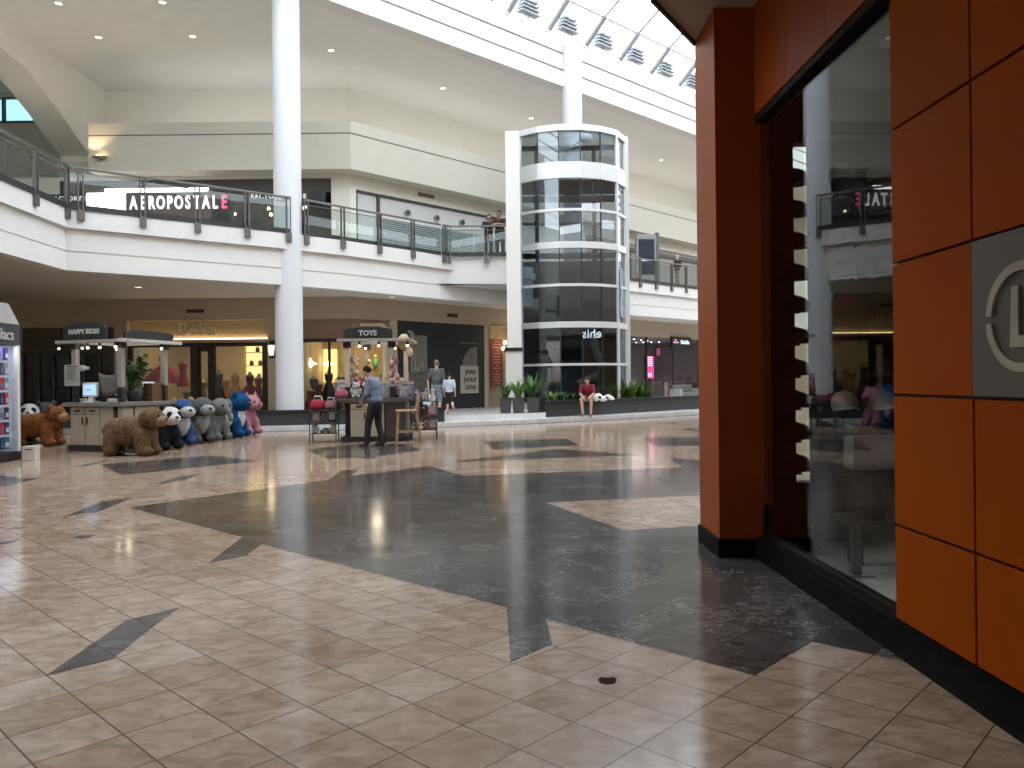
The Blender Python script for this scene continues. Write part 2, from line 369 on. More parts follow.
MB().cyl(at(-34,1.05,ZF+.84), at(48,1.05,ZF+.84), .035, n=6).cyl(at(-34,WS/2,ZR), at(48,WS/2,ZR), .08, n=6).build('node_rail', M_RAFT, sky)

# ------------------------------------------------------------------ storefront walls; each built of boxes round its openings
def wallbox(spans, z0, z1, y0, y1, openings, M=None):
    # spans = (s0, s1) along x; openings = (s0, s1, z0, z1); the wall occupies y0..y1
    mb = MB(); s0, s1 = spans; ss = sorted({s0, s1, *[o[0] for o in openings], *[o[1] for o in openings]})
    for a, b in zip(ss[:-1], ss[1:]):
        hs = sorted([(o[2], o[3]) for o in openings if o[0] < (a+b)/2 < o[1]]); z = z0
        for h0, h1 in hs:
            if h0 > z + 1e-4: mb.b2((a,y0,z), (b,y1,h0))
            z = max(z, h1)
        if z < z1 - 1e-4: mb.b2((a,y0,z), (b,y1,z1))
    if M: mb.xf(M)
    return mb
YW = 28.5; KX = -5.8
MD = Matrix.Translation((KX, YW, 0)) @ Matrix.Rotation(math.radians(45.5), 4, 'Z')   # frame of the diagonal storefront: x along, y back
def dg(s, y, z): return MD @ V(s, y, z)
X22 = D(22,350,YW).x; X112 = D(114,350,YW).x; XB0 = D(127,350,YW).x; XB1 = D(267.5,350,YW).x; XT0 = D(300,350,YW).x
ZL = 4.55
struct('wall_lower_back', wallbox((-26, KX), .3, ZL, YW, YW+.3, [(X22,X112,.32,3.55),(XB0,XB1,.32,3.76),(XT0,KX,.32,3.76)]), M_BEIGE)
struct('wall_lower_diagonal', wallbox((0, 40), .3, ZL, 0, .3, [(0,1.7,.32,3.76),(2.05,6.62,.32,3.79),(6.95,9.3,.32,3.79),(15.5,28.5,.32,3.7)], MD), M_BEIGE)
# upper storey: wall, projecting bulkhead, set-back wall up to the ceiling
XU0 = -16.7; XBK = -14.9
struct('wall_upper_back', wallbox((-30, KX), ZD, 9.0, YW, YW+.3, [(D(60,180,YW).x, D(331,180,YW).x, ZD, 8.85)]), M_CREAM)
struct('wall_upper_diagonal', wallbox((0, 44), ZD, 9.0, 0, .3, [(.25,7.6,ZD,8.48),(13.5,30,ZD,8.5)], MD), M_CREAM)
bulk = [(XBK,33.2),(XBK,27.75),(-5.62,27.75),(-5.62+32*.701,27.75+32*.713)]
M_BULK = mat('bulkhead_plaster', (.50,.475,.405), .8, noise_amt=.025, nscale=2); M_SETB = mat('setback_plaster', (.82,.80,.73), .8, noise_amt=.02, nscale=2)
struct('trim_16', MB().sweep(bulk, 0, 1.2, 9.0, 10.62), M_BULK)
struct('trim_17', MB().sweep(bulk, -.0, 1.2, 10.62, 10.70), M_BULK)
struct('trim_18', MB().sweep(bulk, -.012, 0, 10.25, 10.28), M_GROOVE)
YS = 32.4; XS = D(346,90,YS).x
setb = [(XU0-1,YS),(XS,YS),(XS+33*.701,YS+33*.713)]
struct('trim_21', MB().prism([(XBK,27.9),(-5.7,27.9),(-5.7+32*.701,27.9+32*.713),(XS+33*.701,YS+33*.713+.2),(XS,YS+.2),(XBK,YS+.2)], 10.3, 10.6), M_CREAM)
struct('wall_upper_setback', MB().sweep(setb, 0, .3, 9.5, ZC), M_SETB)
# enclosing walls out of the picture
encl = MB(); encl.b2((-40,68,0),(40,68.4,13)); encl.b2((-36.4,-12,0),(-36,68,4.6)); encl.b2((36,-12,0),(36.4,68,13)); encl.b2((-40,-12.4,0),(40,-12,13)); encl.b2((-20.4,33.8,ZD),(-20.2,68,13.7)); encl.b2((-20.4,-12,ZD),(-20.1,3.7,14))
struct('wall_outer', encl, M_CREAM)
# ------------------------------------------------------------------ left: side wall with a big arch into a vaulted bay
arch_px = [(91,156),(75.5,135.5),(60,112),(44,91),(26,68)]
prof = []
for q in arch_px:
    a, b = ray(*q); Y = XU0/a; prof.append((Y, H+b*Y))
prof = [(31.3, 8.98)] + prof + [(24.6,12.72),(22.5,13.05),(20.0,13.2)]
left = [(40-y, z) for y, z in prof[::-1]][1:]
full = prof + left                                   # arch from right springing over the top to the left springing
TH = 3.4
aw = MB(); RT = 1.2
for (y0,z0),(y1,z1) in zip(full[:-1], full[1:]):
    aw.slab([V(XU0,y0,z0),V(XU0,y1,z1),V(XU0,y1,ZC),V(XU0,y0,ZC)], (-RT,0,0))
aw.b2((XU0-RT,31.3,8.98),(XU0,33.5,ZC)); aw.b2((XU0-RT,-6,ZD),(XU0,8.7,ZC))
struct('wall_left', aw, M_SETB)
YB = 32.6
wx1 = D(36.5,120,YB).x; wx0 = -26.0; zb = D(20,122,YB).z; zt = D(20,96.5,YB).z
struct('wall_left_bay', wallbox((-30, XU0), ZD, ZC, YB, YB+.3, [(wx0,wx1,zb,zt)]), M_CREAM)
en = MB(); en.b2((-30.2,4,ZD),(-30,YB+.3,ZC)); en.b2((-30.2,3.8,ZD),(XU0,4,ZC)); struct('wall_bay_outer', en, M_CREAM)
struct('ceiling_bay', MB().b2((-30.2,3.8,ZC),(XU0-.5,YB+.3,ZC+.2)), M_CEIL)
pw = struct('window_2', MB().b2((wx0,YB+.1,zb),(wx1,YB+.11,zt)), glass('blue_window_glass', (.34,.47,.52), 1.5, 0, .5))
fr = MB()
x = wx1
while x > wx0-.1:
    fr.b2((x-.05,YB+.02,zb),(x+.05,YB+.18,zt)); x -= (D(42,110,YB).x-D(8,110,YB).x)
fr.b2((wx0,YB-.03,zb-.05),(wx1,YB+.2,zb+.05)); fr.b2((wx0,YB+.02,zt-.06),(wx1,YB+.2,zt+.05)); fr.build('window_frame', mat('grey_window_frame', (.16,.18,.20), .5), pw)
struct('trim_19', MB().b2((XU0-RT,31.0,8.9),(XBK,33.4,10.3)), M_CREAM)
# ------------------------------------------------------------------ balustrades of the upper deck
def edge_hit(px, pts=None):
    a, _ = ray(px, 245); pts = pts or deck_edge
    for p, q in zip(pts[:-1], pts[1:]):
        dx, dy = q[0]-p[0], q[1]-p[1]; den = dx - a*dy
        if abs(den) < 1e-9: continue
        t = (a*p[1]-p[0])/den
        if -1e-6 <= t <= 1+1e-6: return V(p[0]+dx*t, p[1]+dy*t, 0)
def railing(pts, posts, label, bar_end=(True, True)):
    pts = [V(p[0], p[1], 0) for p in pts]; o = pts[0].copy(); o.z = ZD+.03
    T = thing('balustrade', label, 'railing', o)
    loc = [(p.x-o.x, p.y-o.y) for p in pts]
    OUT = .17
    MB().sweep(loc, -OUT-.035, -OUT+.035, 1.07, 1.13).build('handrail', M_METAL, T, bevel=.012)
    MB().sweep(loc, -OUT+.05, -OUT+.06, .96, .985).build('glass_clip_rail', M_METAL, T)
    MB().sweep(loc, -OUT-.01, -OUT+.05, .0, .14).build('bottom_channel', M_DMETAL, T)
    # glass between consecutive posts / corners
    for p, q in zip(loc[:-1], loc[1:]):
        L = math.hypot(q[0]-p[0], q[1]-p[1]); d = ((q[0]-p[0])/L, (q[1]-p[1])/L)
        s_ = [0] + sorted([(w[0]-o.x-p[0])*d[0] + (w[1]-o.y-p[1])*d[1] for w in posts if abs((w[0]-o.x-p[0])*-d[1] + (w[1]-o.y-p[1])*d[0]) < .05 and .15 < (w[0]-o.x-p[0])*d[0] + (w[1]-o.y-p[1])*d[1] < L-.15]) + [L]
        for a, b in zip(s_[:-1], s_[1:]):
            MB().sweep([(p[0]+d[0]*(a+.02), p[1]+d[1]*(a+.02)), (p[0]+d[0]*(b-.02), p[1]+d[1]*(b-.02))], -OUT-.006, -OUT+.006, .14, .97).build('glass_panel', M_GLASS, T)
    for w in posts:
        x, y = w[0]-o.x, w[1]-o.y
        best = min(range(len(loc)-1), key=lambda j: abs((x-loc[j][0])*(loc[j+1][1]-loc[j][1]) - (y-loc[j][1])*(loc[j+1][0]-loc[j][0]))/math.hypot(loc[j+1][0]-loc[j][0], loc[j+1][1]-loc[j][1]) + (0 if min(loc[j][0],loc[j+1][0])-.1 <= x <= max(loc[j][0],loc[j+1][0])+.1 else 9))
        p, q = loc[best], loc[best+1]; L = math.hypot(q[0]-p[0], q[1]-p[1]); d = V((q[0]-p[0])/L, (q[1]-p[1])/L, 0); n = V(d.y, -d.x, 0)
        c = V(x, y, 0) + n*(OUT+.0)
        mb = MB(); rz = math.atan2(d.y, d.x)
        for s in (-1, 1): mb.box(c + d*s*.06 + V(0,0,.40), (.028,.075,1.34), rz)
        mb.box(c + n*.03 + V(0,0,-.13), (.17,.05,.28), rz); mb.build('post', M_METAL, T, bevel=.004)
    return T
pa, pb = edge_hit(289), edge_hit(301.5)
railing([(-11.4,6),(-11.5,17.6),(-11.65,20.45)], [(-11.42,9.5),(-11.46,13.2),edge_hit(29)[:2],(-11.64,20.3)], 'left stretch of glass balustrade nearest the big arch, up to the corner')
railing([(-11.62,20.53), tuple(pa)[:2]], [edge_hit(x)[:2] for x in (80,141.6,196,245.5)] + [tuple(pa - (pa-V(-11.62,20.53,0)).normalized()*.08)[:2]], 'glass balustrade with metal posts in front of the lit red and white shop sign')
railing([tuple(pb)[:2], (-2.66,28.64)], [tuple(pb + V(.05,.05,0))[:2]] + [edge_hit(x)[:2] for x in (340,376.7,410,441)], 'glass balustrade between the round column and the lift landing')
railing([(-2.58,28.66),(-2.3,29.0),(.3,29.05)], [(-2.27,29.0), D(486,240,29.03)[:2]], 'short glass balustrade on the lift landing where people lean')
railing([tuple(edge_hit(622))[:2], (9.4,40.3), (12,42.8)], [edge_hit(x)[:2] for x in (637,653,668.5,683,697)], 'glass balustrade with grey posts right of the lift tower')

# ------------------------------------------------------------------ lift tower
LX, LY, LR = 2.26, 32.1, 2.61
T = thing('lift_tower', 'curved glass and white metal lift tower rising beside the planter', 'elevator', (LX, LY, .3))
angs = [math.radians(-90 + 18.2*k) for k in (-2.5,-1.5,-.5,.5,1.5,2.5)]
pts = [V(math.cos(a)*LR, math.sin(a)*LR, 0) for a in angs]
zl = [.0, 2.0, 3.45, 4.92, 6.36, 7.68, 8.95, 10.5]        # world heights of the rings
zz = lambda z: 1.42+(z-1.42)*1.026
def ring(za, zb, r0, r1, name, m=M_ALU):
    za, zb = zz(za), zz(zb)
    o = [V(math.cos(a)*r1, math.sin(a)*r1, 0) for a in angs]; i = [V(math.cos(a)*r0, math.sin(a)*r0, 0) for a in angs]
    o = o + [V(2.36,-.85,0)*(r1/LR), V(2.36,.1,0), V(-1.8,.1,0)]; i = i + [V(2.3,-.85,0)*(r0/LR), V(2.2,.1,0), V(-1.7,.1,0)]
    MB().prism([tuple(p)[:2] for p in o] + [tuple(p)[:2] for p in i[::-1]], za-.3, zb-.3).build(name, m, T)
ring(10.6,10.82,LR-.3,LR+.05,'top_ring'); ring(8.85,9.45,LR-.1,LR+.05,'floor_band'); ring(7.64,7.74,LR-.1,LR+.04,'mullion_ring'); ring(6.28,6.52,LR-.1,LR+.05,'floor_band')
ring(4.88,4.98,LR-.1,LR+.04,'mullion_ring'); ring(3.36,3.58,LR-.1,LR+.05,'floor_band'); ring(1.96,2.05,LR-.1,LR+.04,'mullion_ring'); ring(.3,.6,LR-.1,LR+.05,'base_ring')
lv = [.6]+[zz(z) for z in (2.0, 3.45, 4.93, 6.4, 7.69, 9.1, 10.7)]
for za, zb in zip(lv[:-1], lv[1:]):
    for p, q in zip(pts[:-1], pts[1:]):
        d = (q-p); MB().slab([p*.99+V(0,0,za-.3), q*.99+V(0,0,za-.3), q*.99+V(0,0,zb-.3), p*.99+V(0,0,zb-.3)], V(-d.y,d.x,0).normalized()*.02).build('glass_panel', M_LIFTGLASS, T)
    p, q = pts[-1], V(2.33,-.85,0)
    MB().slab([p*.99+V(0,0,za-.3), q*.99+V(0,0,za-.3), q*.99+V(0,0,zb-.3), p*.99+V(0,0,zb-.3)], V(-.02,.0,0)).build('glass_panel', M_LIFTGLASS, T)
for k, p in enumerate(pts):
    if k in (0,5): MB().box(p+V(0,0,5.38), (.09,.09,10.76), angs[k]).build('edge_post', M_ALU, T)
    else: MB().box(p*.995+V(0,0,5.33), (.05,.035,10.66), angs[k]).build('glazing_bar', M_DMETAL, T)
MB().box(V(2.36,-.85,5.38), (.2,.2,10.8)).build('edge_post', M_ALU, T)
# rails and car inside
g = MB(); g.b2((-1.25,-.1,0),(-1.1,.02,10.5)); g.b2((1.1,-.1,0),(1.25,.02,10.5)); g.b2((-1.8,.03,0),(2.3,.09,6.0)); 
for z in (2.9,5.5,8.4): g.b2((-1.8,-.15,z),(2.2,.03,z+.25))
g.build('guide_rails', M_DMETAL, T)
c = MB(); c.b2((-1.1,-1.1,.1),(1.2,-.12,.25)); c.b2((-1.1,-1.1,2.45),(1.2,-.12,2.75)); c.b2((-1.1,-.2,.25),(1.2,-.12,2.45)); c.b2((-1.1,-1.1,.25),(-1.02,-1.0,2.45)); c.b2((1.12,-1.1,.25),(1.2,-1.0,2.45)); c.b2((-1.1,-1.08,1.0),(1.2,-1.04,1.06)); c.build('lift_car', mat('lift_car_grey', (.10,.10,.105), .5), T)
arm = MB(); arm.tube([V(.9,-1.35,3.05),V(1.0,-1.35,2.4),V(1.25,-1.35,1.7),V(1.05,-1.35,1.3),V(.35,-1.4,1.0),V(.45,-1.4,.7),V(.75,-1.4,.35)], .14, 8); arm.build('bent_grey_shape', mat('bent_shape_grey', (.30,.30,.29), .7), T)  # bent tube added for an unidentified grey shape in the lift glass
# banner on the side
MB().slab([pts[-1]*1.005+V(.08,.0,3.55), V(2.26,-.95,3.55), V(2.26,-.95,5.45), pts[-1]*1.005+V(.08,.0,5.45)], (.0,-.02,0)).build('side_banner', mat('blue_photo_banner', (.05,.09,.15), .5, col2=(.36,.44,.52), nscale=3), T)
# solid white pier on the left of the tower
pl = MB(); pl.b2((-.15,28.3,2.62),(.36,29.4,10.45)); st = struct('pillar_lift', pl, M_WHITE)
MB().b2((-.22,28.25,.3),(.38,29.5,2.5)).build('lower_casing', mat('grey_white_casing', (.62,.61,.57), .6, noise_amt=.02), st)
MB().b2((-.28,28.2,2.5),(.40,29.55,2.62)).build('dark_capping', M_BLACK, st)

# ------------------------------------------------------------------ shop on the right: orange panelled wall with display window
def W(s, d, z): return V(1.99 - .015*(s-3.9) + d, s + .015*d, z)
def wb(mb, s0, s1, d0, d1, z0, z1):
    vs = [W(s, d, z) for z in (z0, z1) for d in (d0, d1) for s in (s0, s1)]
    return mb.add(vs, [(0,2,3,1),(4,5,7,6),(0,1,5,4),(2,6,7,3),(0,4,6,2),(1,3,7,5)])
ZS = 4.36
zj = [.165,.655,1.325,2.0,2.69,3.37,4.06,ZS]; sj = [4.06 - .685*k for k in range(10)]
wr = MB(); wb(wr, -6, 4.06, .02, .14, 0, ZS); wb(wr, 4.0, 6.3, .02, .14, 3.47, ZS)
WR = struct('wall_right', wr, M_MAROON)
gp = .007
for a, b in zip(sj[1:], sj[:-1]):
    for z0, z1 in zip(zj[:-1], zj[1:]):
        if abs(z0-1.325) < .01 and abs(b-3.375) < .01: continue
        wb(MB(), a+gp, b-gp*(b < 4), -.012, .022, z0+gp, z1-gp).build('orange_panel', M_ORANGE, WR, bevel=.003)
us = [4.06, 4.2, 4.86, 5.53, 6.21]
for a, b in zip(us[:-1], us[1:]): wb(MB(), a+.003, b-.003, -.012, .022, 3.5, ZS).build('orange_panel', M_ORANGE2, WR)
bb = MB(); wb(bb, -6, 6.2, -.05, .14, 0, .14); wb(bb, -6, 6.2, -.03, .14, .14, .165)
struct('baseboard_right', bb, mat('black_granite_base', (.006,.005,.005), .55, noise_amt=.2, nscale=30, spec=.06))
wp = struct('window_3', MB().slab([W(4.06,.064,.165), W(6.21,.030,.165), W(6.21,.030,3.46), W(4.06,.064,3.46)], (.01,0,0)), M_LIDSGLASS)
fr = MB(); wb(fr, 4.06, 6.21, -.006, .09, 3.44, 3.49); wb(fr, 4.06, 6.21, .02, .09, .165, .19); wb(fr, 6.15, 6.21, .02, .09, .165, .42); fr.build('window_frame', mat('black_frame', (.012,.009,.008), .6, spec=.1), wp)
# corner pier
cp = MB(); cp.b2((1.63,6.21,.15),(2.06,6.85,ZS)); CP = struct('pillar_right', cp, M_ORANGE2, bevel=.004)
MB().b2((1.615,6.19,0),(2.06,6.87,.15)).build('pier_base', MATS['black_granite_base'], CP)
# slab overhead, its unseen edge widened to shade the orange wall; wall above
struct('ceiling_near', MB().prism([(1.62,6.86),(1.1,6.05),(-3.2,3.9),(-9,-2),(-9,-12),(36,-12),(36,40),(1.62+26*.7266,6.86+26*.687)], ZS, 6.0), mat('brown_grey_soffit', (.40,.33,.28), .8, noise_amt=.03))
struct('trim_20', MB().sweep([(1.1,6.05),(1.62,6.86)], -.02, .0, ZS-.03, ZS+.02), M_BROWN)
struct('wall_near_upper', MB().sweep([(-12,-11),(-1,-1+.2),(18,17),(36,34)], -8, -7.7, 6.0, ZC), M_CREAM)
# sign plate with the ringed letter
sg = thing('shop_emblem', 'grey square sign plate with a ringed letter on the orange wall', 'sign', W(3.03,-.02,1.66))
o = W(3.03,-.02,1.66)
wbm = wb(MB(), 2.69+gp, 3.375-gp, -.02, .022, 1.332, 1.993); wbm.xf(Matrix.Translation(-o)); wbm.build('plate', mat('grey_sign_plate', (.085,.073,.062), .45, noise_amt=.06), sg, bevel=.003)
M_LET = mat('pale_letter', (.31,.275,.22), .5)
def arc(a0, a1, r0, r1, n=18):
    mb = MB(); 
    for i in range(n):
        t0, t1 = a0+(a1-a0)*i/n, a0+(a1-a0)*(i+1)/n
        mb.slab([W(3.035-math.cos(t)*r, -.034, 1.648+math.sin(t)*r)-o for t, r in ((t0,r0),(t1,r0),(t1,r1),(t0,r1))], (.012,0,0))
    return mb
g_ = .075
for q0, q1 in ((PI+g_, PI*1.5+.9),(PI*.5-.9, PI-g_)): pass
arc(g_, PI-g_, .180, .216).build('ring_arc', M_LET, sg); arc(PI+g_, 2*PI-g_, .180, .216).build('ring_arc', M_LET, sg)
lt = MB(); lt.slab([W(s,-.034,z)-o for s, z in ((3.085,1.77),(3.047,1.77),(3.047,1.575),(2.96,1.575),(2.96,1.53),(3.10,1.53))], (.012,0,0)); lt.build('letter', M_LET, sg)

# shop interior
struct('floor_shop', MB().b2((2.06,-4,.001),(9,6.85,.004)), M_SHOPTILE)
M_DARKWALL = mat('dark_shop_wall', (.05,.045,.042), .7, noise_amt=.1)
iw = MB(); iw.b2((9,-4,0),(9.2,6.9,ZS)); iw.b2((2.1,-4.2,0),(9.2,-4,ZS)); iw.b2((4.7,6.75,0),(9.2,6.9,ZS)); iw.b2((2.06,6.75,3.45),(4.7,6.9,ZS)); iw.b2((2.06,6.75,0),(4.7,6.9,.52)); iw.b2((2.06,6.75,.52),(2.44,6.9,3.45))
struct('wall_shop_inside', iw, M_DARKWALL)
wq = struct('window_4', MB().b2((2.44,6.82,.52),(4.7,6.83,3.45)), M_SHOPGLASS)
struct('wall_right_far', MB().sweep([(9.2,6.9),(36,32)], 0, .2, 0, ZS), M_TAN)
CAPC = {'black': (.012,.012,.013), 'navy': (.012,.017,.045), 'dark red': (.10,.012,.012), 'charcoal': (.04,.04,.042), 'brown': (.07,.035,.018), 'white': (.5,.5,.48)}
def make_cap(col):
    m = mat(col.replace(' ', '_')+'_cap_cloth', CAPC[col], .85, noise_amt=.2, nscale=60)
    T = thing('baseball_cap', 'cap', 'cap')
    c = MB(); c.lathe((0,0,0), [(.095,0),(.1,.03),(.095,.07),(.075,.105),(.04,.125),(.004,.132)], 18, sy=1.12)
    c.build('crown', m, T)
    b = MB(); n = 10; up = []; 
    for i in range(n+1):
        a = PI + PI*i/n; x = math.cos(a)*.095; up.append((x, math.sin(a)*.10, -.012*math.cos(PI*2*(i/n-.5))))
    inner = [V(math.cos(PI+PI*i/n)*.094, math.sin(PI+PI*i/n)*.09-.0, .012) for i in range(n+1)]
    outer = [V(math.cos(PI+PI*i/n)*.098, math.sin(PI+PI*i/n)*.185, .002-.02*abs(math.cos(PI*i/n))) for i in range(n+1)]
    vs = inner+outer+[p-V(0,0,.006) for p in inner+outer]; k = n+1
    fs = [(i,i+1,k+i+1,k+i) for i in range(n)] + [(2*k+i,3*k+i,3*k+i+1,2*k+i+1) for i in range(n)] + [(k+i,k+i+1,3*k+i+1,3*k+i) for i in range(n)] + [(i,2*k+i,2*k+i+1,i+1) for i in range(n)] + [(0,k,3*k,2*k),(n,2*k+n,3*k+n,k+n)]
    b.add(vs, fs, True); b.build('brim', m, T); MB().ell((0,0,.133), (.012,.012,.007), 8, 6).build('button', m, T)
    return T
caps = {}
def put_cap(col, loc, rz, label, tilt=0):
    if col not in caps: caps[col] = make_cap(col); o = caps[col]
    else: o = copy_tree(caps[col])
    o.location = loc; o.rotation_euler = (tilt, 0, rz); o['label'] = label; o['group'] = 'caps in the shop window'
    return o
RX = 3.09
rk = thing('cap_rack', 'tall dark cap rack standing inside the display window', 'rack', (RX,6.42,.003))
MB().b2((-.62,-.02,.5),(1.1,.02,3.35)).build('back_board', M_BLACK, rk)
for x in (-.62,1.05): MB().b2((x-.03,-.03,0),(x+.03,.03,3.4)).build('upright', M_DMETAL, rk)
for x in (-.62,1.05): MB().b2((x-.04,-.15,0),(x+.04,.15,.03)).build('foot', M_DMETAL, rk)
pick = ['black','navy','black','dark red','charcoal','black','brown','navy','black','charcoal','dark red','navy','white']
rows = [.66,.92,1.18,1.44,1.70,1.96,2.22,2.48,2.74,3.0]; ri = random.Random(4)
for r, z in enumerate(rows):
    nm = 'top row' if r == 9 else 'bottom row' if r == 0 else ORD[9-r] + ' row from the top'
    bx = (-.7,-.31,.0,.31,.62,.93)
    for k, x in enumerate(bx):
        col = pick[ri.randrange(len(pick)-1 if k == 0 else len(pick))]
        if k == 0:
            MB().bar((-.62,0,z+.02),(-.66,0,z+.02),.015,.015).build('peg', M_DMETAL, rk)
            put_cap(col, (RX+x-.06, 6.42, z), -PI/2, "%s cap jutting off the rack's left edge, %s" % (col, nm), .0)
        else:
            put_cap(col, (RX+x-.12, 6.42-.135, z), 0, '%s cap on the window rack, %s, %s from the left' % (col, nm, ORD[k-1]), .0)
tb = thing('display_table', 'low dark display table on a single metal post behind the glass', 'table', (2.75,5.60,.003))
MB().b2((-.38,-.24,.36),(1.4,.24,.41)).build('table_top', M_BROWN, tb, bevel=.008)
pm = mat('satin_steel', (.20,.19,.18), .35, metal=.7)
for x in (-.31, 1.2):
    p = MB(); p.b2((x-.03,-.03,.012),(x+.03,.03,.36)); p.build('post', pm, tb); MB().b2((x-.11,-.07,0),(x+.11,.07,.012)).build('foot_plate', pm, tb)
for k, (x, col) in enumerate([(2.55,'black'),(2.85,'charcoal'),(3.15,'navy'),(3.45,'black'),(3.75,'brown')]):
    for j in range(3): put_cap([col,'black',col][j], (x, 5.62, .414+.075*j), (0,.2,-.15)[j], '%s cap, %s of the %s stack on the low window table' % ([col,'black',col][j], ('bottom','middle','top')[j], ORD[k]))
bx = thing('display_plinth', 'pale long display box behind the low cap table', 'display box', (3.4,5.96,.003))
MB().b2((-.85,-.09,.72),(1.0,.09,.97)).build('box_body', mat('pale_laminate', (.30,.28,.25), .5, noise_amt=.04), bx, bevel=.006)
MB().b2((-.83,-.08,0),(-.78,.08,.72)).b2((.93,-.08,0),(.98,.08,.72)).build('box_leg', M_DMETAL, bx)
sh = thing('dark_shoe_display', 'dark low stand at the panel edge inside the window', 'stand', (2.45,4.6,.003))
MB().lathe((0,0,0), [(.15,0),(.15,.02),(.03,.03),(.03,.34),(.09,.36),(.09,.38)], 14).build('stand_body', M_BLACK, sh)
# ------------------------------------------------------------------ people: one continuous body each, clothing and hair as children
SKINS = {'light': (.55,.34,.25), 'tan': (.40,.23,.15), 'brown': (.22,.12,.08)}
def limb(mb, pts, rs):
    for (p, q), (r, s_) in zip(zip(pts[:-1], pts[1:]), zip(rs[:-1], rs[1:])): mb.cap(p, q, r, s_)
def hand(mb, wrist, d, up, curl=.5, side=1):
    # d = along the fingers, up = back of the hand; side tells where the thumb leaves the palm
    d = d.normalized(); x = d.cross(up).normalized()*side; up = x.cross(d).normalized()*side
    R = Matrix((x, d, up)).transposed()
    mb.ell(wrist + d*.05, (.042,.055,.018), 10, 7, M=R)
    for k, (ox, ln) in enumerate(((-.030,.060),(-.010,.078),(.011,.085),(.031,.076))):
        a = wrist + d*.092 + x*ox; b = a + (d*math.cos(curl*.6) - up*math.sin(curl*.6))*ln*.55; c = b + (d*math.cos(curl*1.5) - up*math.sin(curl*1.5))*ln*.5
        mb.cap(a - d*.03, a, .0105, .0105, 6); mb.cap(a, b, .0105, .0098, 6); mb.cap(b, c, .0098, .0085, 6)
    a = wrist + d*.03 + x*.034; b = a + (d*.6 + x*.75 - up*.25).normalized()*.042; c = b + (d*.95 + x*.2 - up*.3).normalized()*.034
    mb.cap(a, b, .013, .0115, 6); mb.cap(b, c, .0115, .010, 6)
def person(name, label, loc, rz, J, skin='light', shirt=None, sleeve=.5, trouser=None, tleg=1.0, hair=(.02,.015,.012), hairlen=0, shoes=(.03,.03,.03), k=1.0, skirt=None, curl=.5, palm_in=True, group=None, belly=0):
    """J: joints in metres for a 1.75 m figure facing -y, feet near z=0."""
    T = thing(name, label, 'person', loc, rz, group); T.scale = (k, k, k)
    g = lambda n: Vector(J[n])
    pel, chest, neck, head = g('pelvis'), g('chest'), g('neck'), g('head')
    hd = g('look').normalized() if 'look' in J else V(0,-1,0)
    upv = (head - neck).normalized(); hx = hd.cross(upv).normalized(); hd = upv.cross(hx).normalized()
    RH = Matrix((hx, -hd, upv)).transposed()           # local: -y = face
    ms = mat('skin_'+skin, SKINS[skin], .55, noise_amt=.06, nscale=20)
    b = MB()
    lat = (g('shR') - g('shL')); lat.normalize()
    spine = (chest - pel); fwd = lat.cross(spine.normalized()).normalized()
    RT = Matrix((lat, -fwd if fwd.dot(hd) > 0 else fwd, lat.cross(-fwd if fwd.dot(hd) > 0 else fwd))).transposed()
    b.ell(pel, (.165,.115,.13), 14, 9, M=RT); b.ell(pel.lerp(chest,.5), (.148,.105+belly,.19), 14, 9, M=RT); b.ell(chest, (.18,.118,.19), 14, 9, M=RT)
    b.cap(chest + spine.normalized()*.12, neck, .075, .056)
    for s in 'LR':
        sh = g('sh'+s); b.cap(chest + spine.normalized()*.11, sh, .07, .062)
        limb(b, [sh, g('el'+s), g('wr'+s)], [.058,.043,.029])
        fd = (g('wr'+s) - g('el'+s)).normalized()
        hdv = Vector(J.get('hand'+s, fd)); upq = Vector(J.get('hup'+s, lat*(1 if s == 'R' else -1)))
        hand(b, g('wr'+s), hdv, upq, curl, 1 if s == 'R' else -1)
        hp = g('hip'+s); b.cap(pel, hp, .11, .098)
        limb(b, [hp, g('kn'+s), g('an'+s)], [.094,.060,.041])
        b.cap(g('an'+s)+V(0,0,-.03), g('toe'+s), .042, .034)
    b.cap(neck, head - upv*.05, .055, .052)
    b.ell(head, (.076,.096,.118), 16, 11, M=RH); b.ell(head + hd*.022 - upv*.055, (.055,.068,.06), 12, 8, M=RH)
    b.ell(head + hd*.096 - upv*.012, (.012,.018,.022), 8, 6, M=RH)
    b.ell(head + hd*.086 - upv*.052, (.024,.01,.008), 8, 6, M=RH)
    b.ell(head + hd*.082 + upv*.028, (.045,.014,.012), 8, 6, M=RH)
    for s in (-1, 1): b.ell(head + hx*s*.078 - upv*.005 - hd*.005, (.010,.020,.030), 8, 6, M=RH)
    b.build('body', ms, T, voxel=.011)
    e = MB()
    for s in (-1, 1): e.ell(head + hd*.089 + hx*s*.031 + upv*.010, (.011,.007,.007), 8, 6, M=RH)
    e.build('eyes', mat('eye_dark', (.02,.015,.012), .2), T)
    h = MB()
    if hairlen >= 0:
        h.ell(head - hd*.016 + upv*.022, (.086,.098,.112), 14, 9, M=RH)
        if hairlen: 
            for s in (-1,0,1): h.cap(head - hd*.06 + hx*s*.05, head - hd*.075 + hx*s*.06 - upv*hairlen, .05, .035)
        # keep the face free
        h2 = MB(); cut = lambda p: (p - head).dot(hd) > .052 and (p - head).dot(upv) < .062
        h.v = [p if not cut(p) else p - hd*((p-head).dot(hd)-.03) for p in h.v]
        h.build('hair', mat('hair_%02d%02d%02d' % tuple(int(c*99) for c in hair), hair, .85, noise_amt=.3, nscale=60, spec=.15), T, voxel=.012)
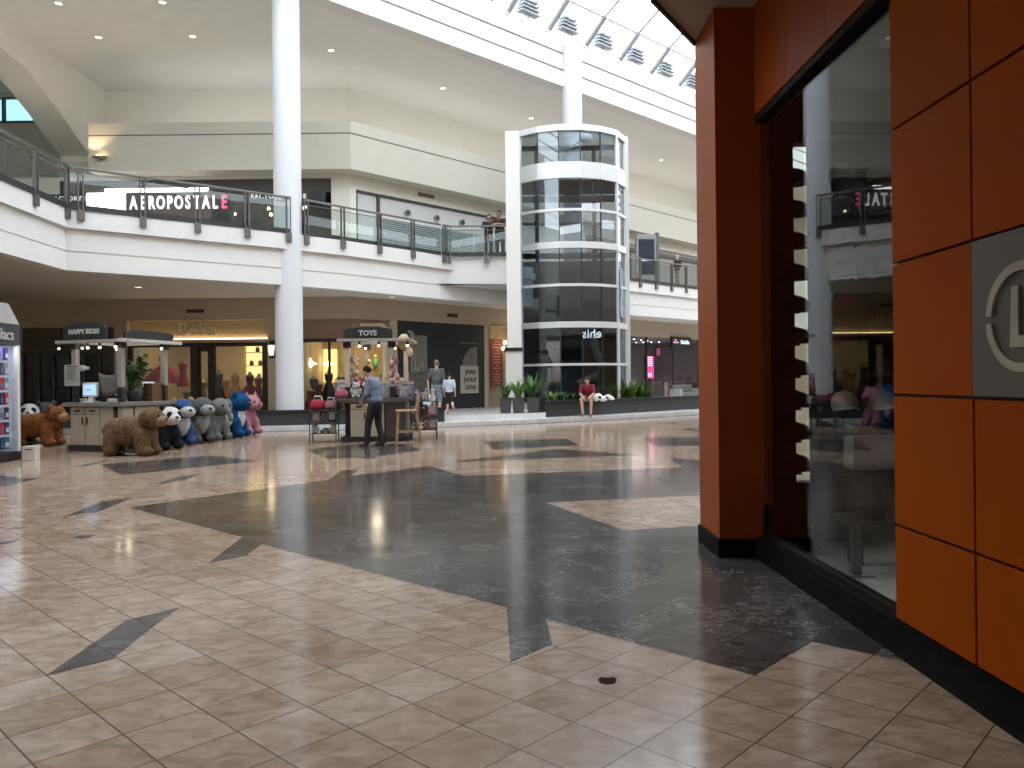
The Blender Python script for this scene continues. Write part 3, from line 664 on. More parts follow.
    if shirt:
        m = MB(); off = .018
        m.ell(pel + spine.normalized()*.03, (.168+off,.118+off,.13), 14, 9, M=RT); m.ell(pel.lerp(chest,.5), (.155+off,.112+off+belly,.2), 14, 9, M=RT); m.ell(chest, (.182+off,.12+off,.185+off), 14, 9, M=RT)
        m.cap(chest + spine.normalized()*.11, chest + spine.normalized()*.15, .085, .075)
        for s in 'LR':
            sh = g('sh'+s); m.cap(chest + spine.normalized()*.10, sh, .076, .066)
            ends = [sh, g('el'+s), g('wr'+s)]
            if sleeve <= .5: limb(m, [sh, sh.lerp(g('el'+s), sleeve*2)], [.067,.062])
            else: limb(m, [sh, g('el'+s), g('el'+s).lerp(g('wr'+s), sleeve*2-1)], [.067,.056,.046])
        m.build('shirt', shirt, T, voxel=.014)
    if trouser:
        m = MB(); m.ell(pel - spine.normalized()*.02, (.176,.128,.13), 14, 9, M=RT)
        for s in 'LR':
            m.cap(pel, g('hip'+s), .118, .11)
            if tleg <= .5: limb(m, [g('hip'+s), g('hip'+s).lerp(g('kn'+s), tleg*2)], [.110,.098])
            else: limb(m, [g('hip'+s), g('kn'+s), g('kn'+s).lerp(g('an'+s), tleg*2-1)], [.108,.078,.064])
        m.build('trousers' if tleg > .6 else 'shorts', trouser, T, voxel=.014)
    if shoes:
        sm = mat('shoe_%02d%02d%02d' % tuple(int(c*99) for c in shoes), shoes, .6)
        for s in 'LR':
            m = MB(); m.cap(g('an'+s)+V(0,0,-.03), g('toe'+s)+V(0,0,.004), .052, .044); m.ell(g('an'+s)+V(0,0,-.015), (.05,.05,.05), 10, 7)
            m.build('shoe', sm, T, voxel=.012)
    return T
def stand(**kw):
    J = dict(pelvis=(0,0,.95), chest=(0,.0,1.27), neck=(0,.01,1.47), head=(0,-.015,1.62), shL=(.19,.01,1.41), shR=(-.19,.01,1.41), elL=(.24,.03,1.13), elR=(-.24,.03,1.13),
             wrL=(.25,-.04,.88), wrR=(-.25,-.04,.88), hipL=(.09,0,.90), hipR=(-.09,0,.90), knL=(.10,-.01,.50), knR=(-.10,-.01,.50), anL=(.10,.03,.08), anR=(-.10,.03,.08), toeL=(.12,-.12,.035), toeR=(-.12,-.12,.035))
    J.update(kw); return J
# man in a blue shirt at the toy kiosk: seen from behind his right side, head bowed towards the counter on the left
a = P(376, 446, 0)
person('person', 'person in a light blue shirt and dark trousers, head bowed, standing at the toy kiosk', (a.x, a.y, 0), math.radians(-112),
       stand(chest=(.0,-.05,1.27), neck=(0,-.12,1.46), head=(0,-.20,1.585), look=(0,-1,-.75), shL=(.19,-.07,1.40), shR=(-.19,-.07,1.40), elL=(.25,-.06,1.12), elR=(-.26,-.04,1.12), wrL=(.15,-.24,.98), wrR=(-.19,-.20,.95),
             knL=(.10,-.12,.50), anL=(.11,-.16,.08), toeL=(.12,-.31,.035), knR=(-.10,.0,.50), anR=(-.11,.10,.08), toeR=(-.13,-.05,.035)),
       'tan', mat('light_blue_shirt', (.15,.19,.27), .8, noise_amt=.12, nscale=10), .95, mat('dark_trousers', (.018,.018,.022), .8), 1.0, hair=(.012,.010,.009), shoes=(.10,.06,.05), k=1.05)
# far couple
a = D(437, 411, 26.6); cf = thing
person('person', 'grey-haired person in a grey shirt and plaid shorts walking away with a white bag', (a.x, a.y, .32), math.radians(172),
       stand(knL=(.10,-.05,.50), anL=(.10,-.04,.08), toeL=(.12,-.19,.035), knR=(-.10,.0,.50), anR=(-.10,.10,.08), toeR=(-.12,-.04,.035), wrL=(.27,.0,.86), elL=(.28,.04,1.13)), 'light', mat('grey_shirt', (.085,.09,.085), .85, noise_amt=.15, nscale=20), .48,
       mat('plaid_shorts', (.05,.07,.11), .85, col2=(.30,.33,.38), nscale=30), .62, hair=(.16,.14,.12), shoes=(.08,.06,.05), k=1.06, belly=.05)
bm_ = mat('white_plastic_bag', (.62,.64,.66), .45, noise_amt=.1, nscale=20, bump=.3)
a2 = D(427.3, 400, 26.5)
bg_ = thing('shopping_bag', 'white plastic shopping bag carried by the grey-haired walker', 'bag', (a2.x, a2.y, .62))
MB().lathe((0,0,0), [(.02,0),(.13,.02),(.155,.12),(.14,.26),(.10,.36),(.06,.44)], 16, sy=.6, wob=.10, k=5).build('bag_body', bm_, bg_)
MB().tube([V(-.05,0,.43),V(-.05,0,.52),V(-.015,0,.60)], .012, 6).tube([V(.05,0,.43),V(.05,0,.52),V(-.005,0,.60)], .012, 6).build('handle', bm_, bg_)
a = D(449.5, 412, 26.4)
person('person', 'child in a pale blue shirt and dark shorts, one leg kicked back', (a.x, a.y, .32), math.radians(165),
       stand(knL=(.10,-.06,.50), anL=(.10,-.02,.08), toeL=(.12,-.17,.035), knR=(-.12,-.04,.50), anR=(-.26,.32,.36), toeR=(-.36,.40,.26), head=(0,-.03,1.625)), 'light', mat('pale_blue_shirt', (.42,.50,.60), .85), .45,
       mat('dark_shorts', (.015,.016,.022), .85), .55, hair=(.03,.02,.015), shoes=(.30,.12,.09), k=.80)
# seated on the planter rim
sx = D(588, 397, 27.75)
zr = .72
person('person', 'person in a maroon top seated on the planter rim, hands between knees', (sx.x, sx.y, .15), math.radians(-14),
       dict(pelvis=(0,.05,.66), chest=(0,-.05,.95), neck=(0,-.14,1.12), head=(0,-.22,1.245), look=(.1,-1,-.35), shL=(.19,-.11,1.06), shR=(-.19,-.11,1.06), elL=(.25,-.22,.80), elR=(-.25,-.22,.80), wrL=(.10,-.40,.66), wrR=(-.10,-.40,.66),
            hipL=(.10,.02,.64), hipR=(-.10,.02,.64), knL=(.17,-.40,.60), knR=(-.17,-.40,.60), anL=(.15,-.36,.09), anR=(-.13,-.40,.09), toeL=(.17,-.52,.035), toeR=(-.15,-.56,.035), handL=(-.3,-.5,-.9), handR=(.3,-.5,-.9)),
       'light', mat('maroon_top', (.16,.012,.03), .85, noise_amt=.2, nscale=15), .42, mat('tan_shorts', (.26,.17,.13), .85), .45, hair=(.08,.025,.015), hairlen=.12, shoes=(.14,.08,.06), k=1.0)
# two people leaning on the landing rail
wh = mat('black_patterned_top', (.03,.02,.022), .85, noise_amt=.4, nscale=25)
def lean(px, lab, sk, shirt, hair, rz, k, hl=0, yq=29.62):
    q = D(px, 240, yq)
    person('person', lab, (q.x, q.y, ZD+.035), rz,
       stand(chest=(0,-.10,1.24), neck=(0,-.19,1.42), head=(0,-.25,1.555), shL=(.19,-.15,1.37), shR=(-.19,-.15,1.37), elL=(.27,-.32,1.17), elR=(-.27,-.32,1.17), wrL=(.04,-.42,1.18), wrR=(-.04,-.40,1.20), handL=(-1,-.1,0), handR=(1,-.1,0), hupL=(0,0,1), hupR=(0,0,1)),
       sk, shirt, .55, mat('dark_trousers', (.018,.018,.022), .8), 1.0, hair=hair, hairlen=hl, k=k)
lean(488.5, 'dark-haired person leaning with folded arms on the landing rail, further from the lift', 'tan', wh, (.02,.012,.01), .12, .98, .1)
lean(500, 'taller person in dark clothes leaning on the landing rail against the white pier', 'tan', mat('dark_brown_top', (.06,.035,.03), .85), (.015,.01,.01), -.12, 1.06, 0, 29.7)
a = D(677.5, 272, 40.4)
person('person', 'person in a dark shirt and tan trousers behind the upper right balustrade', (a.x, a.y, ZD+.03), math.radians(-60),
       stand(), 'light', mat('dark_taupe_shirt', (.06,.045,.045), .85), .48, mat('tan_trousers', (.30,.25,.19), .85), 1.0, hair=(.42,.36,.30), k=1.03)
# white bag left on the planter rim
q = D(604, 398, 28.15)
wb_ = thing('carrier_bag', 'crumpled white carrier bag lying on the planter rim beside the seated person', 'bag', (q.x, q.y, .62))
m_ = MB()
for i in range(9): m_.ell(V(-.28+.07*i, random.uniform(-.05,.05), .16+.05*math.sin(i*1.3)), (.11+.02*math.sin(i*2), .12, .13-.01*i), 10, 7)
m_.build('bag_body', mat('white_crumpled_bag', (.80,.80,.78), .5, noise_amt=.06, nscale=12, bump=.5), wb_, voxel=.02)
m_ = MB(); m_.ell(V(-.16,-.11,.18), (.06,.03,.05), 10, 7); m_.ell(V(.1,-.10,.18), (.05,.03,.06), 10, 7); m_.build('dark_print', M_BLACK, wb_)
# ------------------------------------------------------------------ shop rooms on the lower storey
M_WARM = mat('warm_cream_wall', (.60,.50,.33), .8, noise_amt=.05, nscale=3)
M_YEL = mat('yellow_niche', (.70,.52,.10), .7, noise_amt=.05)
M_SHOPBLACK = mat('shop_black', (.008,.008,.009), .9, spec=.05)
M_TMW = mat('violet_grey_wall', (.20,.165,.19), .7, noise_amt=.06)
def room(x0, x1, y0, y1, z0, z1, m, M=None, sides=(1,1), name='wall_shop_inside'):
    mb = MB(); mb.b2((x0,y1,z0),(x1,y1+.1,z1)); mb.b2((x0,y0,z1),(x1,y1,z1+.1))
    if sides[0]: mb.b2((x0-.1,y0,z0),(x0,y1,z1))
    if sides[1]: mb.b2((x1,y0,z0),(x1+.1,y1,z1))
    if M: mb.xf(M)
    return struct(name, mb, m)
room(X22, X112, YW+.3, YW+3, .32, 3.6, M_SHOPBLACK)
room(XB0, XB1, YW+.3, YW+4.2, .32, 3.4, M_WARM)
room(XT0, -4.75, YW+.3, YW+3.6, .32, 3.5, M_WARM)
room(15.5, 28.5, .3, 6, .32, 3.72, M_TMW, MD)
MX = Matrix.Rotation(PI/2, 4, 'X')
def tm(x, y, z, M=None): return (M or Matrix()) @ Matrix.Translation((x, y, z)) @ MX
# dark shop on the left: boarded transom, dark frames and glass
o = V(X22, YW, .32)
fx = thing('dark_shopfront', 'closed dark shopfront behind the ride kiosk', 'shopfront', o); Wd = X112 - X22
MB().b2((0,.06,2.3),(Wd,.12,3.25)).build('transom_board', mat('dull_olive_board', (.105,.085,.055), .8, noise_amt=.05), fx)
f_ = MB()
for k in range(7): f_.b2((Wd*k/6-.04,.02,0),(Wd*k/6+.04,.16,2.3))
f_.b2((0,.02,2.24),(Wd,.16,2.34)); f_.b2((0,.02,0),(Wd,.16,.12)); f_.build('window_frame', M_BROWN, fx)
for k in range(6): MB().b2((Wd*k/6+.04,.08,.12),(Wd*(k+1)/6-.04,.09,2.24)).build('window_pane', glass('dark_shop_glass', (.5,.5,.5), 1.5, 0, .2), fx)
MB().b2((Wd*.41,.02,2.35),(Wd*.43,.12,3.25)).build('transom_post', M_BROWN, fx)
# ---- Bella
WB = XB1 - XB0
xb = lambda px: D(px, 380, YW).x - XB0
bf = thing('dress_shopfront', 'dark framed shopfront with lit cove under gold lettering', 'shopfront', (XB0, YW, .32))
MB().b2((0,.26,2.72),(WB,.32,3.44)).build('sign_band', mat('sign_band_tan', (.46,.37,.25), .7, noise_amt=.04), bf)
MB().b2((0,.0,2.62),(WB,.24,2.74)).build('cove_shelf', M_TAN, bf)
MB().b2((.06,.17,2.745),(WB-.06,.22,2.775)).build('cove_lamp', emis('warm_cove_lamp', (1,.76,.40), 9), bf)
f_ = MB(); f_.b2((0,.04,2.48),(WB,.2,2.62))
for a, b in ((190,198),(209,214.5),(262,267.5)): f_.b2((xb(a),.04,0),(xb(b),.2,2.5))
f_.b2((0,.04,0),(.14,.2,2.5)); f_.b2((0,.04,0),(xb(190),.2,.25)); f_.b2((xb(214),.04,0),(xb(263),.2,.25)); f_.build('shop_frame', mat('espresso_frame', (.022,.014,.010), .5), bf)
for a, b in ((129,190),(214.5,262)): MB().b2((xb(a),.1,.25),(xb(b),.11,2.48)).build('window_pane', M_SHOPGLASS, bf)
dr = MB(); dr.b2((xb(198),.09,0),(xb(200),.14,2.48)).b2((xb(207),.09,0),(xb(209),.14,2.48)).b2((xb(198),.09,2.3),(xb(209),.14,2.48)).b2((xb(198),.09,0),(xb(209),.14,.2)); d_ = dr.build('door', MATS['espresso_frame'], bf)
MB().b2((xb(200),.11,.2),(xb(207),.12,2.3)).build('door_pane', M_SHOPGLASS, d_); MB().cyl((xb(206.6),.05,.9),(xb(206.6),.05,1.3),.015,n=6).build('door_handle', M_METAL, d_)
sg = thing('lettering_sign', 'gold cut-out lettering above the dress shop cove light', 'sign', (XB0 + (xb(180)+xb(219))/2, YW+.12, 3.42))
MB().text('Bella', .64, .03, tm(-.12,0,0) @ Matrix.Diagonal((1.18,1,1,1)), bold=.010).build('lettering', mat('pale_gold_letter', (.70,.62,.45), .5), sg)
def wing(x, y, z, h, label, vents=3):
    t = thing('air_vent', label, 'vent', (x, y, z)); MB().b2((-.32,-.015,-.065),(.32,0,.065)).build('vent_frame', mat('vent_dark', (.07,.055,.04), .7), t)
    s_ = MB()
    for k in range(8): s_.b2((-.28+.075*k,-.022,-.05),(-.25+.075*k,-.015,.05))
    s_.build('vent_slat', M_BROWN, t); return t
p = D(195,311,YW); wing(p.x, YW, p.z, 0, 'dark slotted air vent above the gold shop lettering')
# mannequins and dresses
def skin_tone(): return mat('mannequin_cream', (.55,.47,.38), .5)
def dress(px, ybot, Y, h, col, label, wide=.3, long=1.0, top=None, dark=False, stand=True, z=None):
    q = D(px, 400, Y); m = mat('cloth_%02d%02d%02d' % tuple(int(c*99) for c in col), col, .75, noise_amt=.25, nscale=9)
    t = thing('dress_form', label, 'dress', (q.x, Y, .32 if z is None else z), 0, 'dresses in the shop windows')
    zs = 1.42*h; hem = 1.42*h*(1-long)+.05
    g = MB(); W_ = zs-.40*h; g.lathe((0,0,0), [(wide,hem),(wide*.96,hem+.06),(wide*.80,hem+(W_-hem)*.35),(wide*.55,hem+(W_-hem)*.66),(.10+wide*.18,hem+(W_-hem)*.86),(.105,W_)], 40, sy=.75, wob=.10, k=11); g.build('skirt', m, t)
    b = MB(); b.lathe((0,0,0), [(.10,zs-.42*h),(.105,zs-.38*h),(.14,zs-.28*h),(.155,zs-.19*h),(.165,zs-.12*h),(.12,zs-.085*h)], 18, sy=.62); b.build('bodice', top or m, t)
    n = MB(); n.lathe((0,0,0), [(.15,zs-.11*h),(.16,zs-.075*h),(.07,zs-.03*h),(.05,zs+.03*h),(.048,zs+.05*h),(.035,zs+.06*h)], 14, sy=.6); n.build('mannequin_neck', skin_tone(), t)
    if stand: MB().cyl((0,0,0),(0,0,hem+.4),.02,n=8).cyl((0,0,0),(0,0,.02),.17,n=18).build('stand', M_DMETAL, t)
    return t
dress(164, 400, 29.7, 1.05, (.42,.014,.024), 'wide crimson ball gown with a charcoal bodice in the left bridal window', .78, .80, top=mat('charcoal_bodice', (.03,.035,.05), .8), z=1.12)
dress(183.5, 0, 29.6, 1.2, (.42,.02,.02), 'sparkling red top with a red hem over a green skirt', .24, .6, z=.62, stand=False)
dress(187, 0, 29.3, .62, (.10,.20,.05), 'long green skirt at the right end of the left window', .22, .97)
dress(203, 0, 31.2, .9, (.12,.08,.035), 'bronze dress seen through the shop doorway', .25, .95)
dress(219, 0, 29.3, 1.12, (.035,.010,.022), 'tall dark plum gown beside the shop door', .34, .97)
dress(226, 0, 30.6, .95, (.45,.27,.12), 'honey gold dress just right of the plum gown', .28, .95)
dress(235.5, 0, 29.8, 1.05, (.62,.33,.18), 'peach puffed dress in the middle of the right window', .44, .7)
dress(250, 0, 29.7, 1.06, (.16,.012,.035), 'burgundy puffed dress at the right of the right window', .50, .72)
dress(258.5, 0, 30.8, 1.0, (.20,.03,.03), 'dark red dress half hidden behind the burgundy one', .28, .9)
ni = thing('lit_niche', 'bright yellow lit shelf niche at the back of the dress shop', 'niche', (D(256,350,32.4).x, 32.4, 1.6))
n_ = MB(); n_.b2((-.4,.0,0),(.4,.06,1.7)); n_.build('niche_back', emis('yellow_lightbox', (1,.80,.36), 1.3), ni)
n_ = MB()
for z in (0,.55,1.1,1.7): n_.b2((-.42,-.22,z),(.42,.0,z+.03))
n_.b2((-.45,-.22,0),(-.41,.0,1.73)); n_.b2((.41,-.22,0),(.45,.0,1.73)); n_.build('niche_shelf', M_WARM, ni)
for k, (x, z) in enumerate(((-.2,.03),(.15,.03),(.2,.58),(-.15,.58),(.1,1.13))):
    t = thing('handbag', ['brown','dark brown','tan','black','brown'][k] + ' small handbag on the %s shelf of the yellow niche, %s' % (('bottom','bottom','middle','middle','top')[k], ('left','right','right','left','alone')[k]), 'bag', (D(256,350,32.4).x+x, 32.29, 1.6+z+.001), 0, 'bags in the lit niche')
    MB().lathe((0,0,0), [(.08,0),(.09,.1),(.06,.2)], 10, sy=.5).build('bag_body', mat('bag_leather_%d' % (k % 3), [(.12,.06,.02),(.05,.03,.02),(.25,.15,.06)][k % 3], .5), t)
    MB().tube([V(-.05,0,.19),V(-.03,0,.28),V(.03,0,.28),V(.05,0,.19)], .008, 6).build('handle', M_BLACK, t)
# sconce between shops
def sconce(p, label, M=None):
    t = thing('wall_sconce', label, 'wall lamp', p)
    MB().b2((-.1,-.06,-.3),(.1,.0,.34)).build('back_plate', M_BROWN, t)
    s_ = MB(); s_.lathe((0,-.14,0), [(.075,-.2),(.115,.16)], 12); s_.build('lamp_shade', emis('sconce_glass', (1,.80,.48), 2.2), t)
    MB().lathe((0,-.14,0), [(.16,.18),(.17,.2),(.08,.26)], 12).build('cap', M_BROWN, t); MB().lathe((0,-.14,0), [(.06,-.26),(.12,-.2)], 12).build('base', M_BROWN, t)
    return t
p = D(272.5, 350, YW-.0); sconce((p.x, YW-.001, p.z), 'lit lantern sconce on the wall just left of the round column')
light('POINT', (p.x, YW-.4, p.z), 6, (1,.8,.5), .1)
# ---- shop behind the column and toy kiosk
ts = thing('children_shopfront', 'wide brown framed shop opening behind the toy kiosk', 'shopfront', (XT0, YW, .32))
f_ = MB(); L_ = KX - XT0; f_.b2((0,.06,2.72),(L_,.2,3.44)); f_.build('transom_board', mat('brown_pink_board', (.26,.17,.125), .8, noise_amt=.03), ts)
f_ = MB(); f_.b2((0,.02,2.6),(L_,.24,2.72)); f_.b2((L_*.53,.04,0),(L_*.53+.07,.2,2.6)); f_.b2((0,.04,0),(L_,.2,.1)); f_.build('shop_frame', MATS['espresso_frame'], ts)
for a, b in ((0,.53),(.55,1)): MB().b2((L_*a,.1,.1),(L_*b,.11,2.6)).build('window_pane', M_SHOPGLASS, ts)
n_ = thing('lit_niche', 'yellow lit alcove with a white frame behind the dark blue dress', 'niche', (D(327,350,32.0).x, 32.0, 1.45))
MB().b2((-.42,0,.0),(.42,.05,1.35)).build('niche_back', emis('yellow_alcove', (1,.80,.34), .9), n_)
f_ = MB(); f_.b2((-.47,-.05,0),(-.42,.05,1.4)).b2((.42,-.05,0),(.47,.05,1.4)).b2((-.47,-.05,1.35),(.47,.05,1.42)); f_.build('niche_frame', M_WARM, n_)
for px, y, zc, lab in ((310.5,29.9,2.18,'star-shaped glowing lamp just right of the round column'),(328.5,31.5,2.2,'small chandelier glowing in front of the yellow alcove')):
    q = D(px, 350, y); t = thing('pendant_lamp', lab, 'lamp', (q.x, y, zc))
    s_ = MB(); s_.lathe((0,0,0), [(.02,-.16),(.07,-.08),(.26,-.03),(.2,.02),(.05,.08),(.02,.2)], 10, smooth=False); s_.build('lamp_shade', emis('pendant_glow', (1,.82,.5), 6), t)
    MB().cyl((0,0,.2),(0,0,3.38-zc),.008,n=6).build('cord', M_BLACK, t)
for k, (px, y, col, lab, w_, h_) in enumerate(((314,29.3,(.04,.06,.085),'slate blue dress in the shop window right of the column',.33,.95),(319,29.9,(.30,.06,.05),'brick red skirt under the slate tops',.24,.8),(329,29.6,(.012,.02,.045),'midnight blue gown in front of the yellow alcove',.42,1.08),
        (311,29.2,(.20,.012,.012),'dark red gown low beside the column',.3,.62),(341,30.2,(.14,.09,.06),'brown patterned dress half behind the kiosk post',.3,1.0),(368,30.0,(.16,.03,.06),'plum dress behind the toy kiosk counter',.3,1.0),(352,30.6,(.34,.27,.22),'pale dress behind the left kiosk posts',.3,1.1),(383,30.4,(.42,.36,.25),'cream dress behind the right kiosk post',.3,1.1))):
    dress(px, 0, y, h_, col, lab, w_, .95)
df = MB(); df.b2((.02,.03,3.04),(1.7,.14,3.76)).xf(MD); dfo = struct('wall_transom', df, MATS['brown_pink_board'])
df = MB(); df.b2((.0,.01,2.92),(1.7,.2,3.04)); df.b2((1.62,.02,.32),(1.7,.2,2.92)); struct('trim_25', df.xf(MD), MATS['espresso_frame'])
# ---- black hoarding with posters on the diagonal wall
hd = struct('wall_hoarding', MB().b2((2.05,.02,.32),(6.62,.1,3.79)).xf(MD), M_NAVY)
hs = lambda px, y=0: (lambda q: (q*28.5+5.8)/(.701-.713*q))(ray(px,360)[0])
MDi = MD.inverted()
def onwall(px, py, off=0):             # point of the diagonal wall plane (moved back by off) under a pixel
    a, b = ray(px, py); n = V(-math.sin(math.radians(45.5)), math.cos(math.radians(45.5)), 0); d = V(a,1,b)
    k = (V(KX,YW,0)+n*off-V(0,0,H)).dot(n)/d.dot(n); q = MDi @ (V(0,0,H)+d*k); return q
def wthing(name, label, cat, s_, z, off=0, group=None): return thing(name, label, cat, MD @ V(s_, off, z), math.radians(45.5), group)
def pattern(name, c1, c2, kind):
    m = bpy.data.materials.new(name); m.use_nodes = True; nt = m.node_tree; tc = nt.nodes.new('ShaderNodeTexCoord')
    wv = nt.nodes.new('ShaderNodeTexWave'); wv.inputs['Scale'].default_value = {'chevron':7,'leaf':4,'scroll':3.5,'rays':5}[kind]; wv.inputs['Distortion'].default_value = {'chevron':0,'leaf':9,'scroll':16,'rays':4}[kind]; wv.inputs['Detail Scale'].default_value = 2.2
    if kind == 'chevron':
        wv.bands_direction = 'Z'; sp = nt.nodes.new('ShaderNodeSeparateXYZ'); nt.links.new(tc.outputs['Object'], sp.inputs[0])
        pp = nt.nodes.new('ShaderNodeMath'); pp.operation = 'PINGPONG'; pp.inputs[1].default_value = .13; nt.links.new(sp.outputs[0], pp.inputs[0])
        ad = nt.nodes.new('ShaderNodeMath'); nt.links.new(sp.outputs[2], ad.inputs[0]); nt.links.new(pp.outputs[0], ad.inputs[1])
        cb = nt.nodes.new('ShaderNodeCombineXYZ'); nt.links.new(ad.outputs[0], cb.inputs[2]); nt.links.new(cb.outputs[0], wv.inputs['Vector'])
    else: nt.links.new(tc.outputs['Object'], wv.inputs['Vector'])
    rp = nt.nodes.new('ShaderNodeValToRGB'); rp.color_ramp.interpolation = 'CONSTANT'; rp.color_ramp.elements[1].position = .5
    rp.color_ramp.elements[0].color = (*c1,1); rp.color_ramp.elements[1].color = (*c2,1); nt.links.new(wv.outputs['Fac'], rp.inputs[0]); nt.links.new(rp.outputs[0], nt.nodes['Principled BSDF'].inputs['Base Color'])
    return m
K1, K2 = (.02,.02,.02), (.34,.31,.27)
a = onwall(408, 335); b = onwall(427.5, 398); w_ = b.x-a.x
pp = wthing('patterned_poster', 'tall black and cream patterned poster at the left of the black hoarding', 'poster', a.x, b.z)
hh = a.z-b.z
MB().b2((0,-.01,hh*.66),(w_,.018,hh)).build('chevron_panel', pattern('chevron_print', K1, K2, 'chevron'), pp); MB().b2((w_*.12,-.014,hh*.42),(w_,.018,hh*.66)).build('leaf_panel', pattern('leaf_print', K1, K2, 'leaf'), pp)
MB().b2((0,-.01,0),(w_,.018,hh*.41)).build('scroll_panel', pattern('scroll_print', (.025,.022,.02), (.17,.15,.13), 'scroll'), pp)
a = onwall(460, 343); b = onwall(478.5, 393); w_ = b.x-a.x; hh = a.z-b.z
pp = wthing('lettered_poster', 'cream poster with handwritten words under a leafy print on the black hoarding', 'poster', a.x, b.z)
mid = hh*.55
MB().b2((0,-.012,0),(w_,.018,mid)).build('cream_panel', mat('cream_paper', (.47,.42,.36), .8, noise_amt=.03), pp)
pl = MB(); n = 9
for side in (0,):
    pl.slab([V(w_*.10,-.008,mid), V(w_*.95,-.008,mid), V(w_*.95,-.008,hh*.94), V(w_*.55,-.008,hh*.90), V(w_*.3,-.008,hh*.78), V(w_*.14,-.008,hh*.66)], (0,.026,0))
pl.build('leaf_panel', MATS.setdefault('lp', pattern('rays_print', K1, (.30,.27,.24), 'rays')), pp)
MB().b2((-.05,-.03,hh*.985),(w_,.0,hh*1.01)).build('top_rail', M_METAL, pp)
for k, wd in enumerate(('you','your','one')): MB().text(wd, .40, .006, tm(w_*.52,-.02,mid*(.80-.28*k)), shear=.2, bold=.002).build('lettering', M_BLACK, pp)
# ---- tan recess with a red panel of white lines
room(6.95, 9.3, .0, .55, .32, 3.8, M_TAN, MD)
a = onwall(489.8, 339, .42); b = onwall(503, 387, .42); w_ = (b.x-a.x); hh = a.z-b.z
pp = wthing('red_notice_panel', 'tall dark red panel with rows of small white lines beside the white pier', 'sign', a.x, b.z, .42)
MB().b2((0,-.02,0),(w_,.05,hh)).build('panel', mat('dark_red_panel', (.20,.035,.025), .6, noise_amt=.06), pp)
r_ = random.Random(3)
ln = MB()
for k in range(15):
    ww = r_.choice((.12,.3,.42,.5,.62))*w_; zc = hh*(.95-.062*k); x = w_*.5-ww/2
    while x < w_*.5+ww/2: ln.b2((x,-.026,zc-.022),(x+.05,-.02,zc+.022)); x += .07
ln.build('text_lines', mat('pale_pink_print', (.55,.36,.32), .7), pp)
for px, py, lab in ((504.2,342.5,'upper glowing globe on the tan recess wall beside the white pier'),(502.4,348.5,'lower glowing globe on the tan recess wall beside the white pier')):
    q = onwall(px, py, .4); t = wthing('globe_lamp', lab, 'lamp', q.x, q.z, .5, 'globes in the tan recess')
    MB().ell((0,-.16,0), .075, 12, 8).build('globe', emis('globe_glow', (1,.85,.6), 12), t); MB().cyl((0,-.1,0),(0,.04,0),.02,n=8).build('bracket', M_BROWN, t)
q = onwall(452.3, 315.5); t = wthing('air_vent', 'small brown air vent above the black hoarding', 'vent', q.x, q.z); 
MB().b2((-.28,-.015,-.075),(.28,0,.075)).build('vent_frame', MATS['vent_dark'], t); s_ = MB()
for k in range(7): s_.b2((-.24+.075*k,-.022,-.06),(-.21+.075*k,-.015,.06))
s_.build('vent_slat', M_BROWN, t)
# ---- phone shop on the right
a = onwall(670, 336.5); b = onwall(689, 348)
def boxsign(name, label, q0, q1, mm, off=-.02, cat='sign'):
    t = wthing(name, label, cat, q0.x, q1.z, off); w, h = q1.x-q0.x, q0.z-q1.z
    MB().b2((0,-.12,0),(w,.0,h)).build('sign_box', mm, t); return t, w, h
t, w_, h_ = boxsign('shop_sign_box', 'black sign box with pale lettering over the phone shop', a, b, mat('sign_black', (.008,.006,.012), .4))
MB().text('T', h_*.55, .01, tm(w_*.16,-.135,h_*.5), bold=.01).build('lettering', emis('magenta_letter', (.9,.25,.5), 1.0), t)
d_ = MB()
for x in (.08,.24,.30): d_.b2((w_*x-.035,-.14,h_*.42),(w_*x+.035,-.12,h_*.52))
d_.build('dots', emis('white_pink', (1,.8,.9), 1.0), t)
MB().text('Mobile', h_*.55, .01, tm(w_*.66,-.135,h_*.5), bold=.004).build('lettering', emis('ice_white_letter', (.75,.92,1), .8), t)
a = onwall(643.5, 355.5, .9); b = onwall(652, 379, .9)
t, w_, h_ = boxsign('lit_poster_totem', 'glowing magenta poster stand in the phone shop window', a, b, mat('totem_black', (.01,.01,.012), .5), .9, 'poster')
MB().b2((.04,-.13,.04),(w_-.04,-.12,h_-.04)).build('lit_panel', emis('magenta_panel', (1,.04,.28), 1.5), t)
d_ = MB(); r_ = random.Random(8)
for k in range(5): d_.b2((w_*.18,-.136,h_*(.55+.085*k)),(w_*.82,-.131,h_*(.60+.085*k)))
for k in range(3): d_.b2((w_*(.2+.2*k),-.136,h_*.1),(w_*(.32+.2*k),-.131,h_*.26))
d_.build('print', emis('pale_pink_glow', (1,.6,.75), 1.8), t)
MB().b2((w_*.3,-.1,.32-b.z),(w_*.7,-.02,0)).build('stand', M_BLACK, t)
f_ = MB(); s0, s1 = 15.5, 28.5
for k in range(6): s = s0+(s1-s0)*k/5+(.0 if k in (0,5) else .5); f_.b2((s-.04,.02,.32),(s+.04,.14,3.7))
f_.b2((s0,.02,.32),(s1,.14,.45)); struct('trim_22', f_.xf(MD), M_BROWN)
struct('window_5', MB().b2((s0,.07,.45),(s1,.08,3.7)).xf(MD), M_SHOPGLASS)
r_ = random.Random(21)
